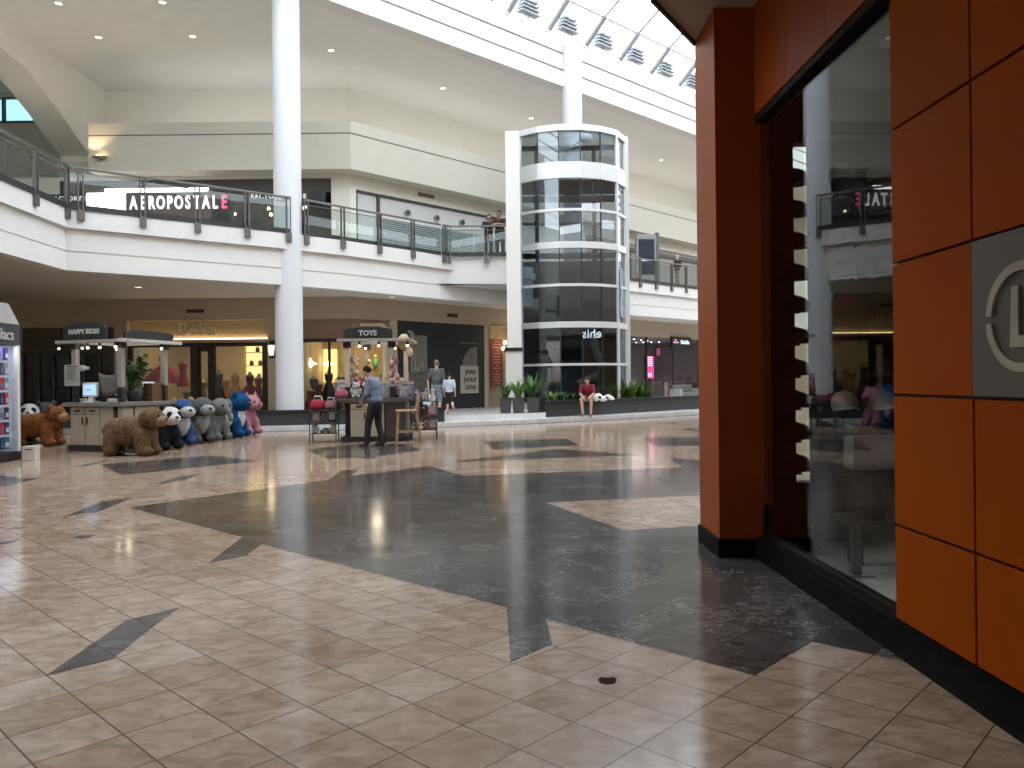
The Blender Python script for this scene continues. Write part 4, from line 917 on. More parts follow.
for k, (px, py) in enumerate(((634,335.5),(641,334),(647,332.5),(659,335.5),(651,337.5),(643,338.5),(636,340))):
    q = onwall(px, py, .9+.35*k); t = wthing('ceiling_spotlight', 'tiny ceiling spotlight in the phone shop, %s of seven going back from the window' % ORD[k], 'spotlight', q.x, 3.71, .9+ .35*k, 'spots in the phone shop ceiling')
    MB().cyl((0,0,-.10),(0,0,0),.07,.05,n=10).build('can', M_BLACK, t); MB().cyl((0,0,-.112),(0,0,-.10),.055,n=10).build('lens', emis('spot_white', (1,.92,.9), 14), t)
for k, (px, c_, lab) in enumerate(((657,(.10,.09,.10),'grey display counter behind the magenta stand'),(668,(.28,.24,.21),'pale display counter under the phone shop sign'),(679,(.08,.03,.07),'dark violet display counter right of the pale one'),(690,(.14,.03,.03),'dark red display counter beside the orange pier'))):
    q = onwall(px, 395, 1.6+1.0*(k % 2)); t = wthing('display_counter', lab, 'counter', q.x, .32, 1.6+1.0*(k % 2))
    MB().b2((-.4,-.25,0),(.4,.25,.9)).build('counter_body', mat('counter_%d' % k, c_, .5), t, bevel=.02); MB().b2((-.44,-.29,.9),(.44,.29,.95)).build('counter_top', mat('counter_top_grey', (.2,.19,.19), .4), t); MB().b2((-.3,.0,.95),(.3,.06,1.3)).build('phone_display', mat('violet_display', (.15,.05,.16), .4), t)
for k, (px, py, c_, lab) in enumerate(((675,358,(.75,.55,.32),'warm lit picture below the phone shop sign'),(660,352,(.35,.06,.16),'dim magenta strip on the phone shop back wall'),(695,357,(.8,.5,.15),'amber lit picture beside the orange pier'))):
    q = onwall(px, py, 5.9); t = wthing('wall_picture', lab, 'picture', q.x, q.z, 5.9)
    MB().b2((-.55,-.06,-.3),(.55,0,.3)).build('picture_frame', M_BLACK, t); MB().b2((-.5,-.07,-.25),(.5,-.06,.25)).build('picture_panel', emis('picture_%d' % k, c_, .9), t)
seat = wthing('grey_sofa', 'grey sofa with a pale edge on the concourse in front of the phone shop', 'sofa', onwall(686,395,-1.3).x, .322, -1.3)
MB().b2((-.95,-.35,.0),(.95,.35,.42)).build('seat', mat('grey_upholstery', (.13,.13,.125), .8), seat, bevel=.04); MB().b2((-.95,.2,.42),(.95,.38,.8)).build('backrest', MATS['grey_upholstery'], seat, bevel=.05)
MB().b2((.9,-.36,.0),(1.05,.38,.58)).build('armrest', mat('pale_edge', (.38,.38,.36), .7), seat, bevel=.03); MB().b2((-1.05,-.36,0),(-.9,.38,.58)).build('armrest', MATS['pale_edge'], seat, bevel=.03)
# ------------------------------------------------------------------ upper storey shops
x0 = D(60,180,YW).x; x1 = D(331,180,YW).x
room(x0, x1, YW+.3, YW+4, ZD, 8.9, mat('upper_shop_wall', (.07,.06,.055), .8))
uf = thing('factory_shopfront', 'dark upper shopfront with two strips of small white capitals', 'shopfront', (x0, YW, ZD)); WU = x1-x0
MB().b2((0,-.02,2.36),(WU,.3,2.86)).build('header', mat('dark_olive_header', (.060,.052,.043), .6, noise_amt=.04), uf)
u = lambda px: D(px, 190, YW).x - x0
[MB().b2((u(q0),-.06,1.98),(u(q1),-.02,2.38)).build('name_board', mat('slate_board', (.022,.024,.028), .5), uf) for q0, q1 in ((48,112),(231,326))]
for pa_, pb_ in ((50,108),(249,309)): MB().text('FACTORY STORE', .225, .01, tm((u(pa_)+u(pb_))/2,-.075,2.21), bold=.003, space=1.2).build('lettering', emis('letter_white', (.9,.92,.9), .55), uf)
f_ = MB()
for px in (112,213,231,264,300,330): f_.b2((u(px)-.06,.02,0),(u(px)+.06,.16,2.0))
f_.b2((0,.02,1.9),(WU,.16,2.0)); f_.build('shop_frame', M_BLACK, uf)
for a, b in ((0,u(112)),(u(231),u(264)),(u(264),u(300)),(u(300),WU)): MB().b2((a+.06,.07,0),(b-.06,.08,1.9)).build('window_pane', M_SHOPGLASS, uf)
for k, (px, py) in enumerate(((261,204),(264.5,210),(268.5,208.5),(271,214.5),(303.5,208),(306,206.5),(234.5,214))):
    q = D(px, py, YW+.9); t = thing('display_bulb', ORD[k] + ' warm bulb glowing inside the upper dark shop, from the left', 'lamp', (q.x, YW+.9, q.z), 0, 'bulbs in the upper dark shop'); t['label'] = ['bulb high on the left behind the upper glass, left of the column','bulb just below the first one','brightest bulb left of the column','lowest bulb beside the column edge','bulb just right of the column','second bulb right of the column','lone small bulb near the shop post'][k] + ', warm lit'
    MB().ell((0,0,0), .06, 8, 6).build('bulb', emis('bulb_warm', (1,.75,.4), 14), t); MB().cyl((0,0,.05),(0,0,.14),.025,n=8).build('bulb_cap', M_DMETAL, t)
# lit white panel, strip and the letter board
t = thing('lightbox', 'blank glaring white lightbox beside the red and white lettered sign', 'lightbox', (x0+u(88), YW-.1, 7.68))
MB().b2((0,0,.0),(u(126.5)-u(88),.08,.72)).build('lit_panel', emis('glare_white', (1,1,1), 5), t); MB().b2((-.03,.08,-.03),(u(126.5)-u(88)+.03,.14,.75)).build('back_tray', M_DMETAL, t)
t = thing('lit_strip', 'long white light strip over the red and white lettered sign', 'strip light', (x0+u(106), YW-.1, 8.42))
MB().b2((0,0,0),(u(209)-u(106),.06,.13)).build('lit_panel', MATS['glare_white'], t); MB().b2((0,.06,-.01),(u(209)-u(106),.1,.14)).build('back_tray', M_DMETAL, t)
ls = thing('letter_sign', 'brown sign board with glowing white and red capital letters', 'sign', (x0+u(127), YW-.12, 7.42)); WL = u(231)-u(127)
MB().b2((0,.02,0),(WL*.82,.12,.98)).build('sign_board', mat('brown_sign_board', (.09,.05,.045), .5, noise_amt=.1), ls)
M_LW = emis('glow_white_letter', (1,.93,.97), 1.7); M_LR = emis('glow_red_letter', (1,.08,.20), 1.5)
word = 'AEROPOSTALE'; 
for k, ch in enumerate(word):
    M_ = tm(WL*(.075+.868*k/10), 0, .58) @ Matrix.Diagonal((.60,1,1,1))
    MB().text(ch, .66, .02, M_, bold=.014).build('letter', M_LR if k == 10 else M_LW, ls)
    if k in (1,): pass
# diagonal part of the upper storey: shutters under a pale band with three round lamps
def oz(px, py): return onwall(px, py)
sA, sB = .25, 7.6
bd = MB(); bd.b2((sA,.06,6.0),(sA+.95,.12,8.44)); bd.b2((sA+1.02,.06,7.60),(sB,.12,8.44)); struct('wall_upper_panel', bd.xf(MD), mat('pale_grey_panel', (.50,.50,.48), .6, noise_amt=.03))
gr = wthing('roll_shutter', 'slatted blue-grey roller shutters behind the upper glass balustrade', 'shutter', sA+1.0, ZD, .08)
s_ = MB(); Ls = sB-sA-1.05
for k in range(20): s_.b2((.06,-.03,.06+.078*k),(Ls,.01,.10+.078*k))
s_.build('slats', mat('pale_slat', (.42,.46,.47), .4, metal=.3), gr); MB().b2((.06,.03,0),(Ls,.06,1.62)).build('shutter_back', mat('blue_black_back', (.035,.05,.062), .4), gr)
s_ = MB()
for x in (0,Ls*.27,Ls*.52,Ls*.77,Ls): s_.b2((x-.04,-.06,0),(x+.04,.05,1.62))
s_.build('guide_post', mat('silver_post', (.5,.52,.53), .35, metal=.4), gr)
f_ = MB(); f_.b2((sA,.0,8.40),(sB,.2,8.50)); f_.b2((sA,.0,6),(sA+.06,.2,8.5)); f_.b2((sA+.94,-.02,6),(sA+1.05,.2,8.45)); struct('trim_23', f_.xf(MD), M_BROWN)
for k, (px, py) in enumerate(((407.5,213),(436.5,218),(462,222.5))):
    q = oz(px, py); t = wthing('round_wall_lamp', 'round grey lamp on the pale band over the shutters, %s from the left' % ORD[k], 'wall lamp', q.x, q.z, .06, 'lamps over the shutters')
    MB().cyl((0,-.12,0),(0,0,0),.13,.10,n=16).build('housing', mat('grey_housing', (.22,.21,.20), .5), t); MB().cyl((0,-.13,0),(0,-.12,0),.09,n=16).build('lens', M_DMETAL, t)
q = oz(426,195.5); t = wthing('air_vent', 'small air vent in the cream wall above the pale shutter band', 'vent', q.x, q.z)
MB().b2((-.42,-.015,-.08),(.42,0,.08)).build('vent_frame', mat('vent_taupe', (.25,.21,.16), .7), t); s_ = MB()
for k in range(9): s_.b2((-.37+.085*k,-.022,-.06),(-.33+.085*k,-.015,.06))
s_.build('vent_slat', M_BROWN, t)
# right part of the upper storey
bd = MB(); bd.b2((13.5,.06,6),(30,.12,8.5)); struct('wall_upper_shop', bd.xf(MD), mat('taupe_shop_panel', (.24,.21,.19), .7, noise_amt=.04))
f_ = MB(); f_.b2((13.5,-.02,8.1),(30,.1,8.28))
for s in (15,17.2,19.4,21.6,23.8,26): f_.b2((s-.04,-.0,6),(s+.04,.1,8.2))
struct('trim_24', f_.xf(MD), M_BROWN)
dq = D(647.5, 290, 38.9)
dk = thing('directory_totem', 'grey standing directory with a dark blue screen behind the upper right balustrade', 'directory', (dq.x-.03, 38.9, ZD+.002), math.radians(8))
MB().b2((-.52,-.0,0),(.52,.22,2.62)).build('casing', mat('grey_casing', (.27,.28,.28), .5), dk, bevel=.03); MB().b2((.52,.0,0),(.66,.30,2.72)).build('side_fin', mat('dark_grey_fin', (.12,.12,.12), .5), dk)
MB().b2((-.40,-.02,.62),(.40,.0,2.38)).build('screen', mat('navy_screen', (.012,.022,.04), .25, noise_amt=.3, nscale=2), dk); MB().b2((-.38,-.03,1.30),(.30,-.02,1.36)).build('screen_line', emis('screen_line', (.7,.8,.9), .5), dk)
# uplights on the arch ledge
for px, py, lab in ((101.6,158.5,'small bracket uplight glowing beside the foot of the arch'),(39.5,159.5,'small unlit bracket lamp on the wall under the vault')):
    y = YW-.78 if px > 60 else 30.5
    q = D(px, py, y); t = thing('bracket_uplight', lab, 'wall lamp', q)
    MB().lathe((0,-.12,0), [(.05,-.07),(.26,.0),(.27,.03)], 14, sy=.6, capend=True).build('bowl', mat('bronze_bowl', (.20,.16,.12), .5), t); MB().cyl((0,-.12,-.04),(0,.04,-.04),.03,n=8).build('bracket', M_BROWN, t)
    if px > 60:
        MB().cyl((0,-.12,.03),(0,-.12,.05),.14,n=12).build('lens', emis('uplight_lens', (1,.72,.38), 10), t); light('SPOT', (q.x-.25, y-.35, q.z+.12), 60, (1,.72,.4), .08, rot=(PI,0,0), spot=2.2)
# ------------------------------------------------------------------ recessed downlights, ceiling of the upper storey
for k, (px, py, lab) in enumerate(((58.5,3,'recessed ceiling downlight at the far left of the front row'),(162.5,2,'recessed ceiling downlight, second in the front row'),(98.5,37,'recessed ceiling downlight in the rear row above the arch side'),(192.6,36,'recessed ceiling downlight in the rear row left of the column'),
        (331,50,'recessed ceiling downlight just right of the round column'),(443,88,'recessed ceiling downlight midway between column and lift'),(531,118,'recessed ceiling downlight just left of the lift top'),(661,160,'recessed ceiling downlight right of the lift top'))):
    q = P(px, py, ZC); t = thing('downlight', lab, 'ceiling light', q, 0, 'downlights in the high ceiling')
    MB().lathe((0,0,0), [(.115,-.02),(.14,-.02),(.14,0),(.115,0)], 20, capend=False).build('trim_ring', M_WHITE, t); MB().cyl((0,0,-.012),(0,0,-.002),.115,n=20).build('lens', emis('downlight_lens', (1,.97,.9), 2), t)
for px, py, lab in ((28,302,'oval downlight in the low soffit at the far left'),(138,287,'round downlight in the low soffit left of the column'),(392,297,'round downlight in the low soffit right of the column')):
    q = P(px, py, 4.55); t = thing('soffit_downlight', lab, 'ceiling light', q, 0, 'downlights in the low soffit')
    MB().lathe((0,0,0), [(.11,-.015),(.13,-.015),(.13,0),(.11,0)], 16, capend=False).build('trim_ring', M_WHITE, t); MB().cyl((0,0,-.01),(0,0,-.002),.11,n=16).build('lens', emis('soffit_lens', (1,.85,.6), 2.0), t)
# louvred floodlights standing at the foot of the skylight, one per bay
m_l = mat('floodlight_grey', (.30,.33,.35), .5)
for k in range(-3, 4):
    q = at(foot0 + pitch*k + pitch*.42, .12, ZF+.12); fwd_ = q
    j = k + 3
    t = thing('skylight_floodlight', 'grey louvred floodlight at the skylight foot, %s of seven from the top left' % (ORD[k+3],), 'floodlight', q, math.radians(43.4), 'floodlights along the skylight')
    b_ = MB()
    for i in range(4): b_.box((0,-.05,.06+.15*i), (1.0-.08*i,.36,.07))
    b_.build('louvres', m_l, t); MB().box((0,.02,.24), (.6,.14,.5)).build('lamp_body', mat('flood_casing', (.5,.53,.55), .5), t); MB().bar((-.2,0,0),(.42,-.0,.50),.035,.035).build('arm', M_RAFT, t)
dm = D(580, 115, 31.6)
cm = thing('dome_camera', 'white bracket dome at the foot of the column above the lift', 'camera', V(dm.x+.15, 31.0, 11.0))
MB().ell((0,0,.0), (.28,.22,.2), 14, 9).build('dome', M_WHITE, cm); MB().bar((-.5,.9,-.1),(0,0,.05),.06,.06).build('bracket', M_WHITE, cm)
# unseen area lights added above the bulkhead ledge to brighten the set-back wall
light('AREA', (-10.6, 30.3, 10.75), 48, (.97,.98,1), 8.2, sy=.35, rot=(math.radians(180-28),0,0))
for t_ in (6, 15, 24): light('AREA', (-6.4+t_*.701+.3, 30.1+t_*.713, 10.75), 40, (.97,.98,1), 8.6, sy=.35, rot=(math.radians(180-28),0,math.radians(45.5)))
# ------------------------------------------------------------------ lamps of the shops
light('AREA', ((XB0+XB1)/2, YW+2.0, 3.35), 40, (1,.77,.48), 3.6, sy=2.0)
light('AREA', ((XT0-4.9)/2, YW+1.9, 3.35), 28, (1,.75,.46), 2.2, sy=2.0)
q = dg(21, 3, 3.6); light('AREA', q, 260, (1,.80,.86), 5, sy=3, rot=(0,0,math.radians(45.5)))
light('AREA', (5.5, 2.6, 4.2), 9, (1,.93,.82), 3.5, sy=5)
struct('ceiling_shop', MB().b2((2.15,-4,4.25),(9,6.75,4.34)), mat('shop_ceiling_grey', (.25,.23,.21), .8))
q = dg(8.1, .1, 3.4); light('POINT', q + V(.2,-.6,-.3), 20, (1,.8,.5), .1)

hs_ = thing('hanging_sign', 'black hanging sign with white letters, seen mirrored in the lift glass', 'sign', (13.56, 18.1, 3.72), math.radians(-137.7))
MB().b2((-.85,.0,0),(.85,.08,.72)).build('sign_box', MATS['sign_black'], hs_); MB().text('ehis', .72, .012, tm(0,-.02,.36), bold=.012).build('lettering', emis('white_sign_letter', (.9,.97,1), 6), hs_)
for x in (-.6,.6): MB().b2((x-.015,.02,.72),(x+.015,.06,.641)).build('hanger', M_DMETAL, hs_)
# ------------------------------------------------------------------ planters and plants before the lift
M_POT = mat('grey_planter', (.050,.055,.058), .55, noise_amt=.12, nscale=20)
M_SOIL = mat('dark_soil', (.02,.015,.01), .95, noise_amt=.4, nscale=40)
LEAF = [mat('leaf_green', (.055,.13,.025), .5, noise_amt=.35, nscale=12), mat('leaf_lime', (.11,.20,.035), .5, noise_amt=.35, nscale=12), mat('leaf_deep', (.03,.075,.02), .5, noise_amt=.35, nscale=12)]
def blade(mb, base, az, L, w, lean, droop, seg=5):
    pts = []; d = V(math.cos(az), math.sin(az), 0); s = V(-d.y, d.x, 0); vs = []
    for i in range(seg+1):
        t = i/seg; p = base + d*(lean*L*t + droop*L*t*t*.55) + V(0,0,L*(t - droop*t*t*.5)); ww = w*math.sin(PI*(.18+.82*t)**.8)*.5+.002
        up = V(0,0,.25*ww)
        vs += [p - s*ww + up, p, p + s*ww + up]
    fs = []
    for i in range(seg):
        for j in (0,1): fs.append((i*3+j, i*3+j+1, i*3+3+j+1, i*3+3+j))
    mb.add(vs, fs, True)
def plant(loc, n, h, label, m, seed, group=None, name='broadleaf_plant', cat='plant'):
    r = random.Random(seed); t = thing(name, label, cat, loc, 0, group); mb = MB()
    for k in range(n): blade(mb, V(r.uniform(-.08,.08), r.uniform(-.08,.08), 0), r.uniform(0,2*PI), h*r.uniform(.6,1.12), r.uniform(.07,.11), r.uniform(.15,.75), r.uniform(.05,.5))
    mb.build('leaves', m, t); MB().lathe((0,0,-.03), [(.07,0),(.06,.06),(.02,.16)], 8).build('stem', LEAF[2], t); return t
for k, (px, lab, h) in enumerate(((505.5,'leftmost grey square planter, set against the white pier',.62),(518.3,'middle grey square planter before the white pier',.62),(533,'grey square planter touching the end of the long planter',.62))):
    q = D(px, 405, 27.05); t = thing('square_planter', lab, 'planter', (q.x, 27.05, .32), .05, 'grey square planters')
    w0, w1 = .17, .215
    b = MB(); b.add([V(x*w, y*w, z) for w, z in ((w0,0),(w1,.50)) for x, y in ((-1,-1),(1,-1),(1,1),(-1,1))], [(0,1,2,3),(4,5,6,7),(0,1,5,4),(1,2,6,5),(2,3,7,6),(3,0,4,7)]); b.build('pot', M_POT, t, bevel=.008)
    b = MB(); 
    for x0, y0, x1, y1 in ((-w1-.01,-w1-.01,w1+.01,-w1+.03),(-w1-.01,w1-.03,w1+.01,w1+.01),(-w1-.01,-w1+.03,-w1+.03,w1-.03),(w1-.03,-w1+.03,w1+.01,w1-.03)): b.b2((x0,y0,.495),(x1,y1,.53))
    b.build('rim', M_POT, t); MB().b2((-w1+.03,-w1+.03,.49),(w1-.03,w1-.03,.505)).build('soil', M_SOIL, t)
    plant((q.x, 27.05, .86), (34,38,46)[k], (.56,.62,.86)[k], ('short spiky green plant in the leftmost square planter','leafy green plant in the middle square planter','tall leafy plant in the planter beside the long planter end')[k], LEAF[k % 2], 40+k, 'plants in the square planters')
lp = [(1.12,27.25),(3.25,28.75),(7.9,33.25),(11,36.3)]
lo = V(1.12,27.25,.15)
T = thing('long_planter', 'long dark planter bench with plants in front of the lift', 'planter', lo)
lq = [(x-lo.x, y-lo.y) for x, y in lp]
MB().sweep(lq, 0, .9, 0, .44).build('planter_wall', M_DGREY, T); MB().sweep(lq, -.04, .42, .44, .56).build('rim_seat', M_BLACK, T); MB().sweep(lq, .44, .88, .44, .47).build('soil', M_SOIL, T)
MB().sweep(lq, .86, .94, .44, .52).build('rim_back', M_BLACK, T)
rp_ = random.Random(5)
for k, (px, h, n, lab, c) in enumerate(((552,.46,24,'small pale plant at the left end of the long planter',1),(561,.50,26,'low green plant left of the seated person',0),(571,.42,20,'sparse plant just behind the seated person',2),
      (607,.78,36,'tall leafy plant above the white carrier bag',0),(618,.86,42,'tallest bright plant at the lift corner',1),(629,.84,42,'bright broad plant right of the lift post',1),(638,.86,40,'dense green plant below the magenta stand',0),(646,.66,30,'last leafy plant in the row, arching to the right',1))):
    a, _ = ray(px, 390); best = None
    for p, q in zip(lp[:-1], lp[1:]):
        dx, dy = q[0]-p[0], q[1]-p[1]; L = math.hypot(dx, dy); nx, ny = -dy/L*.66, dx/L*.66; den = dx - a*dy; t_ = (a*(p[1]+ny) - (p[0]+nx))/den
        if -.1 <= t_ <= 1.05: best = (p[0]+nx+dx*t_, p[1]+ny+dy*t_)
    plant((best[0], best[1], .63), n, h, lab, LEAF[c], 60+k, 'plants in the long planter')

# ------------------------------------------------------------------ kiosk helper parts
M_CAB = mat('cream_cabinet', (.33,.285,.22), .5, noise_amt=.04); M_CABE = mat('cabinet_edge', (.05,.04,.032), .5)
M_CTOP = mat('grey_counter', (.17,.155,.14), .35, noise_amt=.1, nscale=30); M_POSTW = mat('pale_post', (.27,.25,.225), .5, noise_amt=.03); M_SIGNG = mat('slate_sign', (.030,.033,.034), .6, spec=.2)
M_BEAM = mat('pale_beam', (.32,.29,.25), .5, noise_amt=.03)
M_SIGNL = mat('sign_letter_white', (.46,.46,.43), .5)
def cabinet(T, x0, x1, y, z0, z1, doors=2, drawer=True):
    w = (x1-x0)/doors
    MB().b2((x0,y,z0),(x1,y+.5,z1)).build('cabinet_body', M_CABE, T)
    for k in range(doors):
        a, b = x0+w*k+.012, x0+w*(k+1)-.012; zt = z1-.16 if drawer else z1-.01
        d = MB().b2((a,y-.02,z0+.01),(b,y,zt)).build('cabinet_door', M_CAB, T, bevel=.004)
        hx = b-.05 if k % 2 == 0 and doors > 1 else a+.05
        if doors == 1: hx = b-.06
        MB().b2((hx-.018,-.035+y,zt-.22),(hx+.018,y-.018,zt-.06)).build('door_pull', M_BLACK, d)
        if drawer:
            d = MB().b2((a,y-.02,zt+.012),(b,y,z1-.008)).build('drawer_front', M_CAB, T, bevel=.004); MB().b2(((a+b)/2-.07,y-.035,zt+.06),((a+b)/2+.07,y-.018,zt+.095)).build('drawer_pull', M_BLACK, d)
def arch_sign(T, M, w, h, word, m, lsize):
    n = 14; pts = [V(-w/2,0,0), V(w/2,0,0), V(w/2,0,h*.68)] + [V(w/2*math.cos(PI*i/n), 0, h*.68+h*.32*math.sin(PI*i/n)) for i in range(1, n)] + [V(-w/2,0,h*.68)]
    s = MB().slab(pts, (0,.06,0)).xf(M).build('sign_board', m, T)
    if word: MB().text(word, lsize, .008, M @ Matrix.Translation((0,-.01,h*.46)) @ MX, bold=.006).build('lettering', M_SIGNL, s)
def bulb(T, p, s=1.0, pw=None):
    b = MB().cyl(p+V(0,0,.02), p+V(0,0,.10), .024, .034, n=8).build('spot_can', M_DMETAL, T); MB().ell(p, .030*s, 8, 6).build('spot_bulb', emis('kiosk_bulb', (1,.86,.62), 6), b)
# ------------------------------------------------------------------ ride kiosk (left)
KR = math.radians(-17); kc = V(-8.30,16.62,0)
K1_ = thing('ride_kiosk', 'cream and black kiosk with an arched grey sign, rides parked round it', 'kiosk', kc, KR)
# local: x to the right along the front (front runs x=-1.2..0), y away from the camera (side runs y=0..2.3)
MB().b2((-1.46,.03,0),(-.02,1.6,.13)).build('plinth', M_BLACK, K1_)
cabinet(K1_, -1.40, -.60, .06, .13, .96)
MB().b2((-.13,.05,.13),(-.0,.35,.96)).build('corner_panel', M_CAB, K1_); MB().b2((-.60,.05,.13),(-.25,.35,.96)).build('corner_panel', M_CAB, K1_)
b = MB(); b.b2((-.06,.40,.13),(-.0,1.55,.96)); b.build('side_panel', M_CAB, K1_); MB().b2((-.03,1.0,.13),(.004,1.02,.96)).build('panel_joint', M_CABE, K1_)
MB().b2((-.25,.12,.13),(-.12,.40,.96)).build('open_side', M_BLACK, K1_)
MB().b2((-1.40,.56,.13),(-1.34,1.55,.96)).build('left_panel', M_CABE, K1_); MB().b2((-1.40,1.5,.13),(0,1.56,.96)).build('back_panel', M_CAB, K1_)
b = MB(); b.b2((-1.52,-.05,.97),(.06,.6,1.06)); b.b2((-.6,.6,.97),(.06,1.66,1.06)); b.b2((-1.52,.6,.97),(-1.1,1.66,1.06)); b.b2((-1.1,1.25,.97),(-.6,1.66,1.06)); b.build('counter_top', M_CTOP, K1_, bevel=.01)
for x, y, z0, nm in ((-1.32,.12,1.45,0),(-.09,.12,1.38,1),(-.07,1.38,1.42,2),(-1.32,1.38,1.42,3)):
    MB().b2((x-.055,y-.055,z0),(x+.055,y+.055,2.30)).build('post', M_POSTW, K1_); MB().b2((x-.05,y-.05,1.06),(x+.05,y+.05,z0)).build('post_base', M_BLACK, K1_); MB().b2((x-.08,y-.08,2.22),(x+.08,y+.08,2.34)).build('post_cap', M_BLACK, K1_)
b = MB(); b.b2((-1.76,.0,2.34),(.15,.10,2.41)); b.build('roof_beam', M_BEAM, K1_, bevel=.008); MB().b2((.03,-.1,2.34),(.15,1.72,2.415)).build('roof_beam', mat('white_beam', (.46,.43,.40), .5), K1_, bevel=.008)
MB().b2((-1.6,1.4,2.34),(.1,1.5,2.41)).build('roof_beam', M_BEAM, K1_); MB().b2((-1.42,.1,2.34),(-1.32,1.45,2.41)).build('roof_beam', M_BEAM, K1_)
arch_sign(K1_, Matrix.Translation((-.95,-.0,2.42)), 1.13, .36, 'HAPPY RIDES', M_SIGNG, .142)
arch_sign(K1_, Matrix.Translation((.09,.78,2.42)) @ Matrix.Rotation(PI/2,4,'Z'), 1.45, .20, None, M_BLACK, .1)
for x, y in ((-1.70,.05),(-1.13,.12),(-.88,.02),(-.56,.02),(-.95,.9),(-.1,-.02),(.06,1.15)): bulb(K1_, V(x,y,2.24), .8 if x < -1 else 1)
p = K1_.matrix_basis
def kl(x, y, z): return kc + Matrix.Rotation(KR, 3, 'Z') @ V(x, y, z)
mo = thing('register_monitor', 'white point-of-sale monitor with a pale blue screen on the ride kiosk counter', 'monitor', kl(-1.0,.22,1.061), KR+.15)
b = MB(); b.b2((-.14,-.10,0),(.14,.10,.025)); b.b2((-.06,-.02,.02),(.06,.06,.14)); b.build('stand', M_ALU, mo); b = MB(); b.b2((-.18,-.05,.12),(.18,.02,.43)); b.add([V(-.18,.02,.12),V(.18,.02,.12),V(.18,.02,.43),V(-.18,.02,.43),V(-.10,.13,.17),V(.10,.13,.17),V(.10,.13,.40),V(-.10,.13,.40)], [(0,1,5,4),(1,2,6,5),(2,3,7,6),(3,0,4,7),(4,5,6,7)]); b.build('housing', M_ALU, mo, bevel=.015)
MB().b2((-.145,-.056,.16),(.145,-.05,.39)).build('screen', emis('blue_screen', (.45,.68,1), .75), mo); MB().b2((-.08,-.06,.25),(.03,-.056,.29)).build('screen_window', emis('blue_screen_dark', (.2,.4,.8), .6), mo)
kb = thing('counter_clutter_box', 'low black till box behind the pale blue screen monitor', 'box', kl(-.80,.47,1.061), KR)
MB().b2((-.42,-.08,0),(.42,.08,.13)).build('box_body', M_BLACK, kb, bevel=.01); MB().b2((-.3,-.085,.05),(.3,-.08,.07)).build('slot', M_DMETAL, kb)
pt = thing('hanging_notice', 'white paper notice hanging on the left kiosk post', 'paper', kl(-1.27,-.02,1.42), KR)
MB().b2((-.21,-.006,0),(.21,.006,.46)).build('paper_sheet', mat('notice_paper', (.34,.33,.31), .8, noise_amt=.03), pt); b = MB()
for k in range(6): b.b2((-.14,-.009,.36-.045*k),(.10+.02*(k % 2),-.006,.375-.045*k))
b.b2((-.15,-.009,.405),(.14,-.006,.43)); b.build('text_lines', M_DMETAL, pt)
hp = thing('white_ride_sign', 'small white fish-shaped card sticking out of the left kiosk post', 'sign', kl(-1.17,.05,1.80), KR)
b = MB(); b.ell((.10,0,0), (.15,.02,.065), 14, 8); b.ell((.26,0,.0), (.05,.015,.04), 10, 6); b.ell((0,0,.03), (.06,.015,.04), 10, 6); b.build('card', mat('white_card', (.42,.41,.38), .6), hp)
cl = thing('draped_cloth', 'grey cloth draped between the kiosk posts above the counter', 'cloth', kl(-.52,.20,1.22), KR)
b = MB(); vs = []; n = 14
for j in range(6):
    for i in range(n+1): x = -.26+.60*i/n; vs.append(V(x, .03*math.sin(i*1.1)+.02*j, .42 - .07*j*(1-.5*(i/n)) + .12*((i/n-.5)**2)*2 - .03*j))
b.add(vs, [(j*(n+1)+i, j*(n+1)+i+1, (j+1)*(n+1)+i+1, (j+1)*(n+1)+i) for j in range(5) for i in range(n)], True)
o_ = b.build('cloth_sheet', mat('grey_cloth', (.17,.155,.14), .85), cl); o_.modifiers.new('thick', 'SOLIDIFY').thickness = .012
fn = thing('palm_plant', 'feathery green palm standing inside the ride kiosk', 'plant', kl(-.36,.80,1.061), KR)
b = MB(); r = random.Random(9)
for k in range(26):
    az = r.uniform(0, 2*PI); L = r.uniform(.55,1.2); base = V(0,0,.25+.4*r.random()); d = V(math.cos(az), math.sin(az), 0); lean = r.uniform(.15,.6)
    pts = [base + d*(lean*L*t*.75) + V(0,0,L*(t - .55*t*t)) for t in (0,.2,.4,.6,.8,1)]
    b.tube(pts, .006, 4)
    for j in range(1, 11):
        t = j/10.; q = base + d*(lean*L*t*.75) + V(0,0,L*(t-.55*t*t))
        for s in (-1,1):
            sv = V(-d.y, d.x, 0)*s; tip = q + (sv*.8+d*.35).normalized()*.17*math.sin(PI*(.12+.83*t)) - V(0,0,.06); w = V(0,0,.012)+d*.012
            b.add([q-w, q+w, tip], [(0,1,2)])
b.build('fronds', LEAF[2], fn); MB().lathe((0,0,0), [(.15,0),(.19,.22),(.17,.24)], 14).build('pot', M_BLACK, fn)
bx = thing('brown_box', 'brown box with a rounded white top on the side counter under the palm', 'box', kl(-.20,1.15,1.061), KR)
MB().b2((-.13,-.16,0),(.13,.18,.40)).build('box_body', mat('brown_box', (.10,.055,.025), .7), bx, bevel=.01); MB().cyl((-.17,-.2,.36),(-.17,.2,.36),.08,n=14).build('rounded_top', M_ALU, bx)
for k, (x, y, c, lab) in enumerate(((-.35,.15,(.35,.35,.34),'small white receipt box at the right end of the kiosk counter'),(-1.38,.35,(.5,.48,.44),'little pale tray at the left end of the kiosk counter'))):
    t = thing('small_box', lab, 'box', kl(x,y,1.061), KR+.3); MB().b2((-.09,-.07,0),(.09,.07,.07)).build('box_body', mat('small_box_%d' % k, c, .6), t, bevel=.008); MB().b2((-.07,-.05,.07),(.07,.05,.08)).build('lid', M_ALU, t)
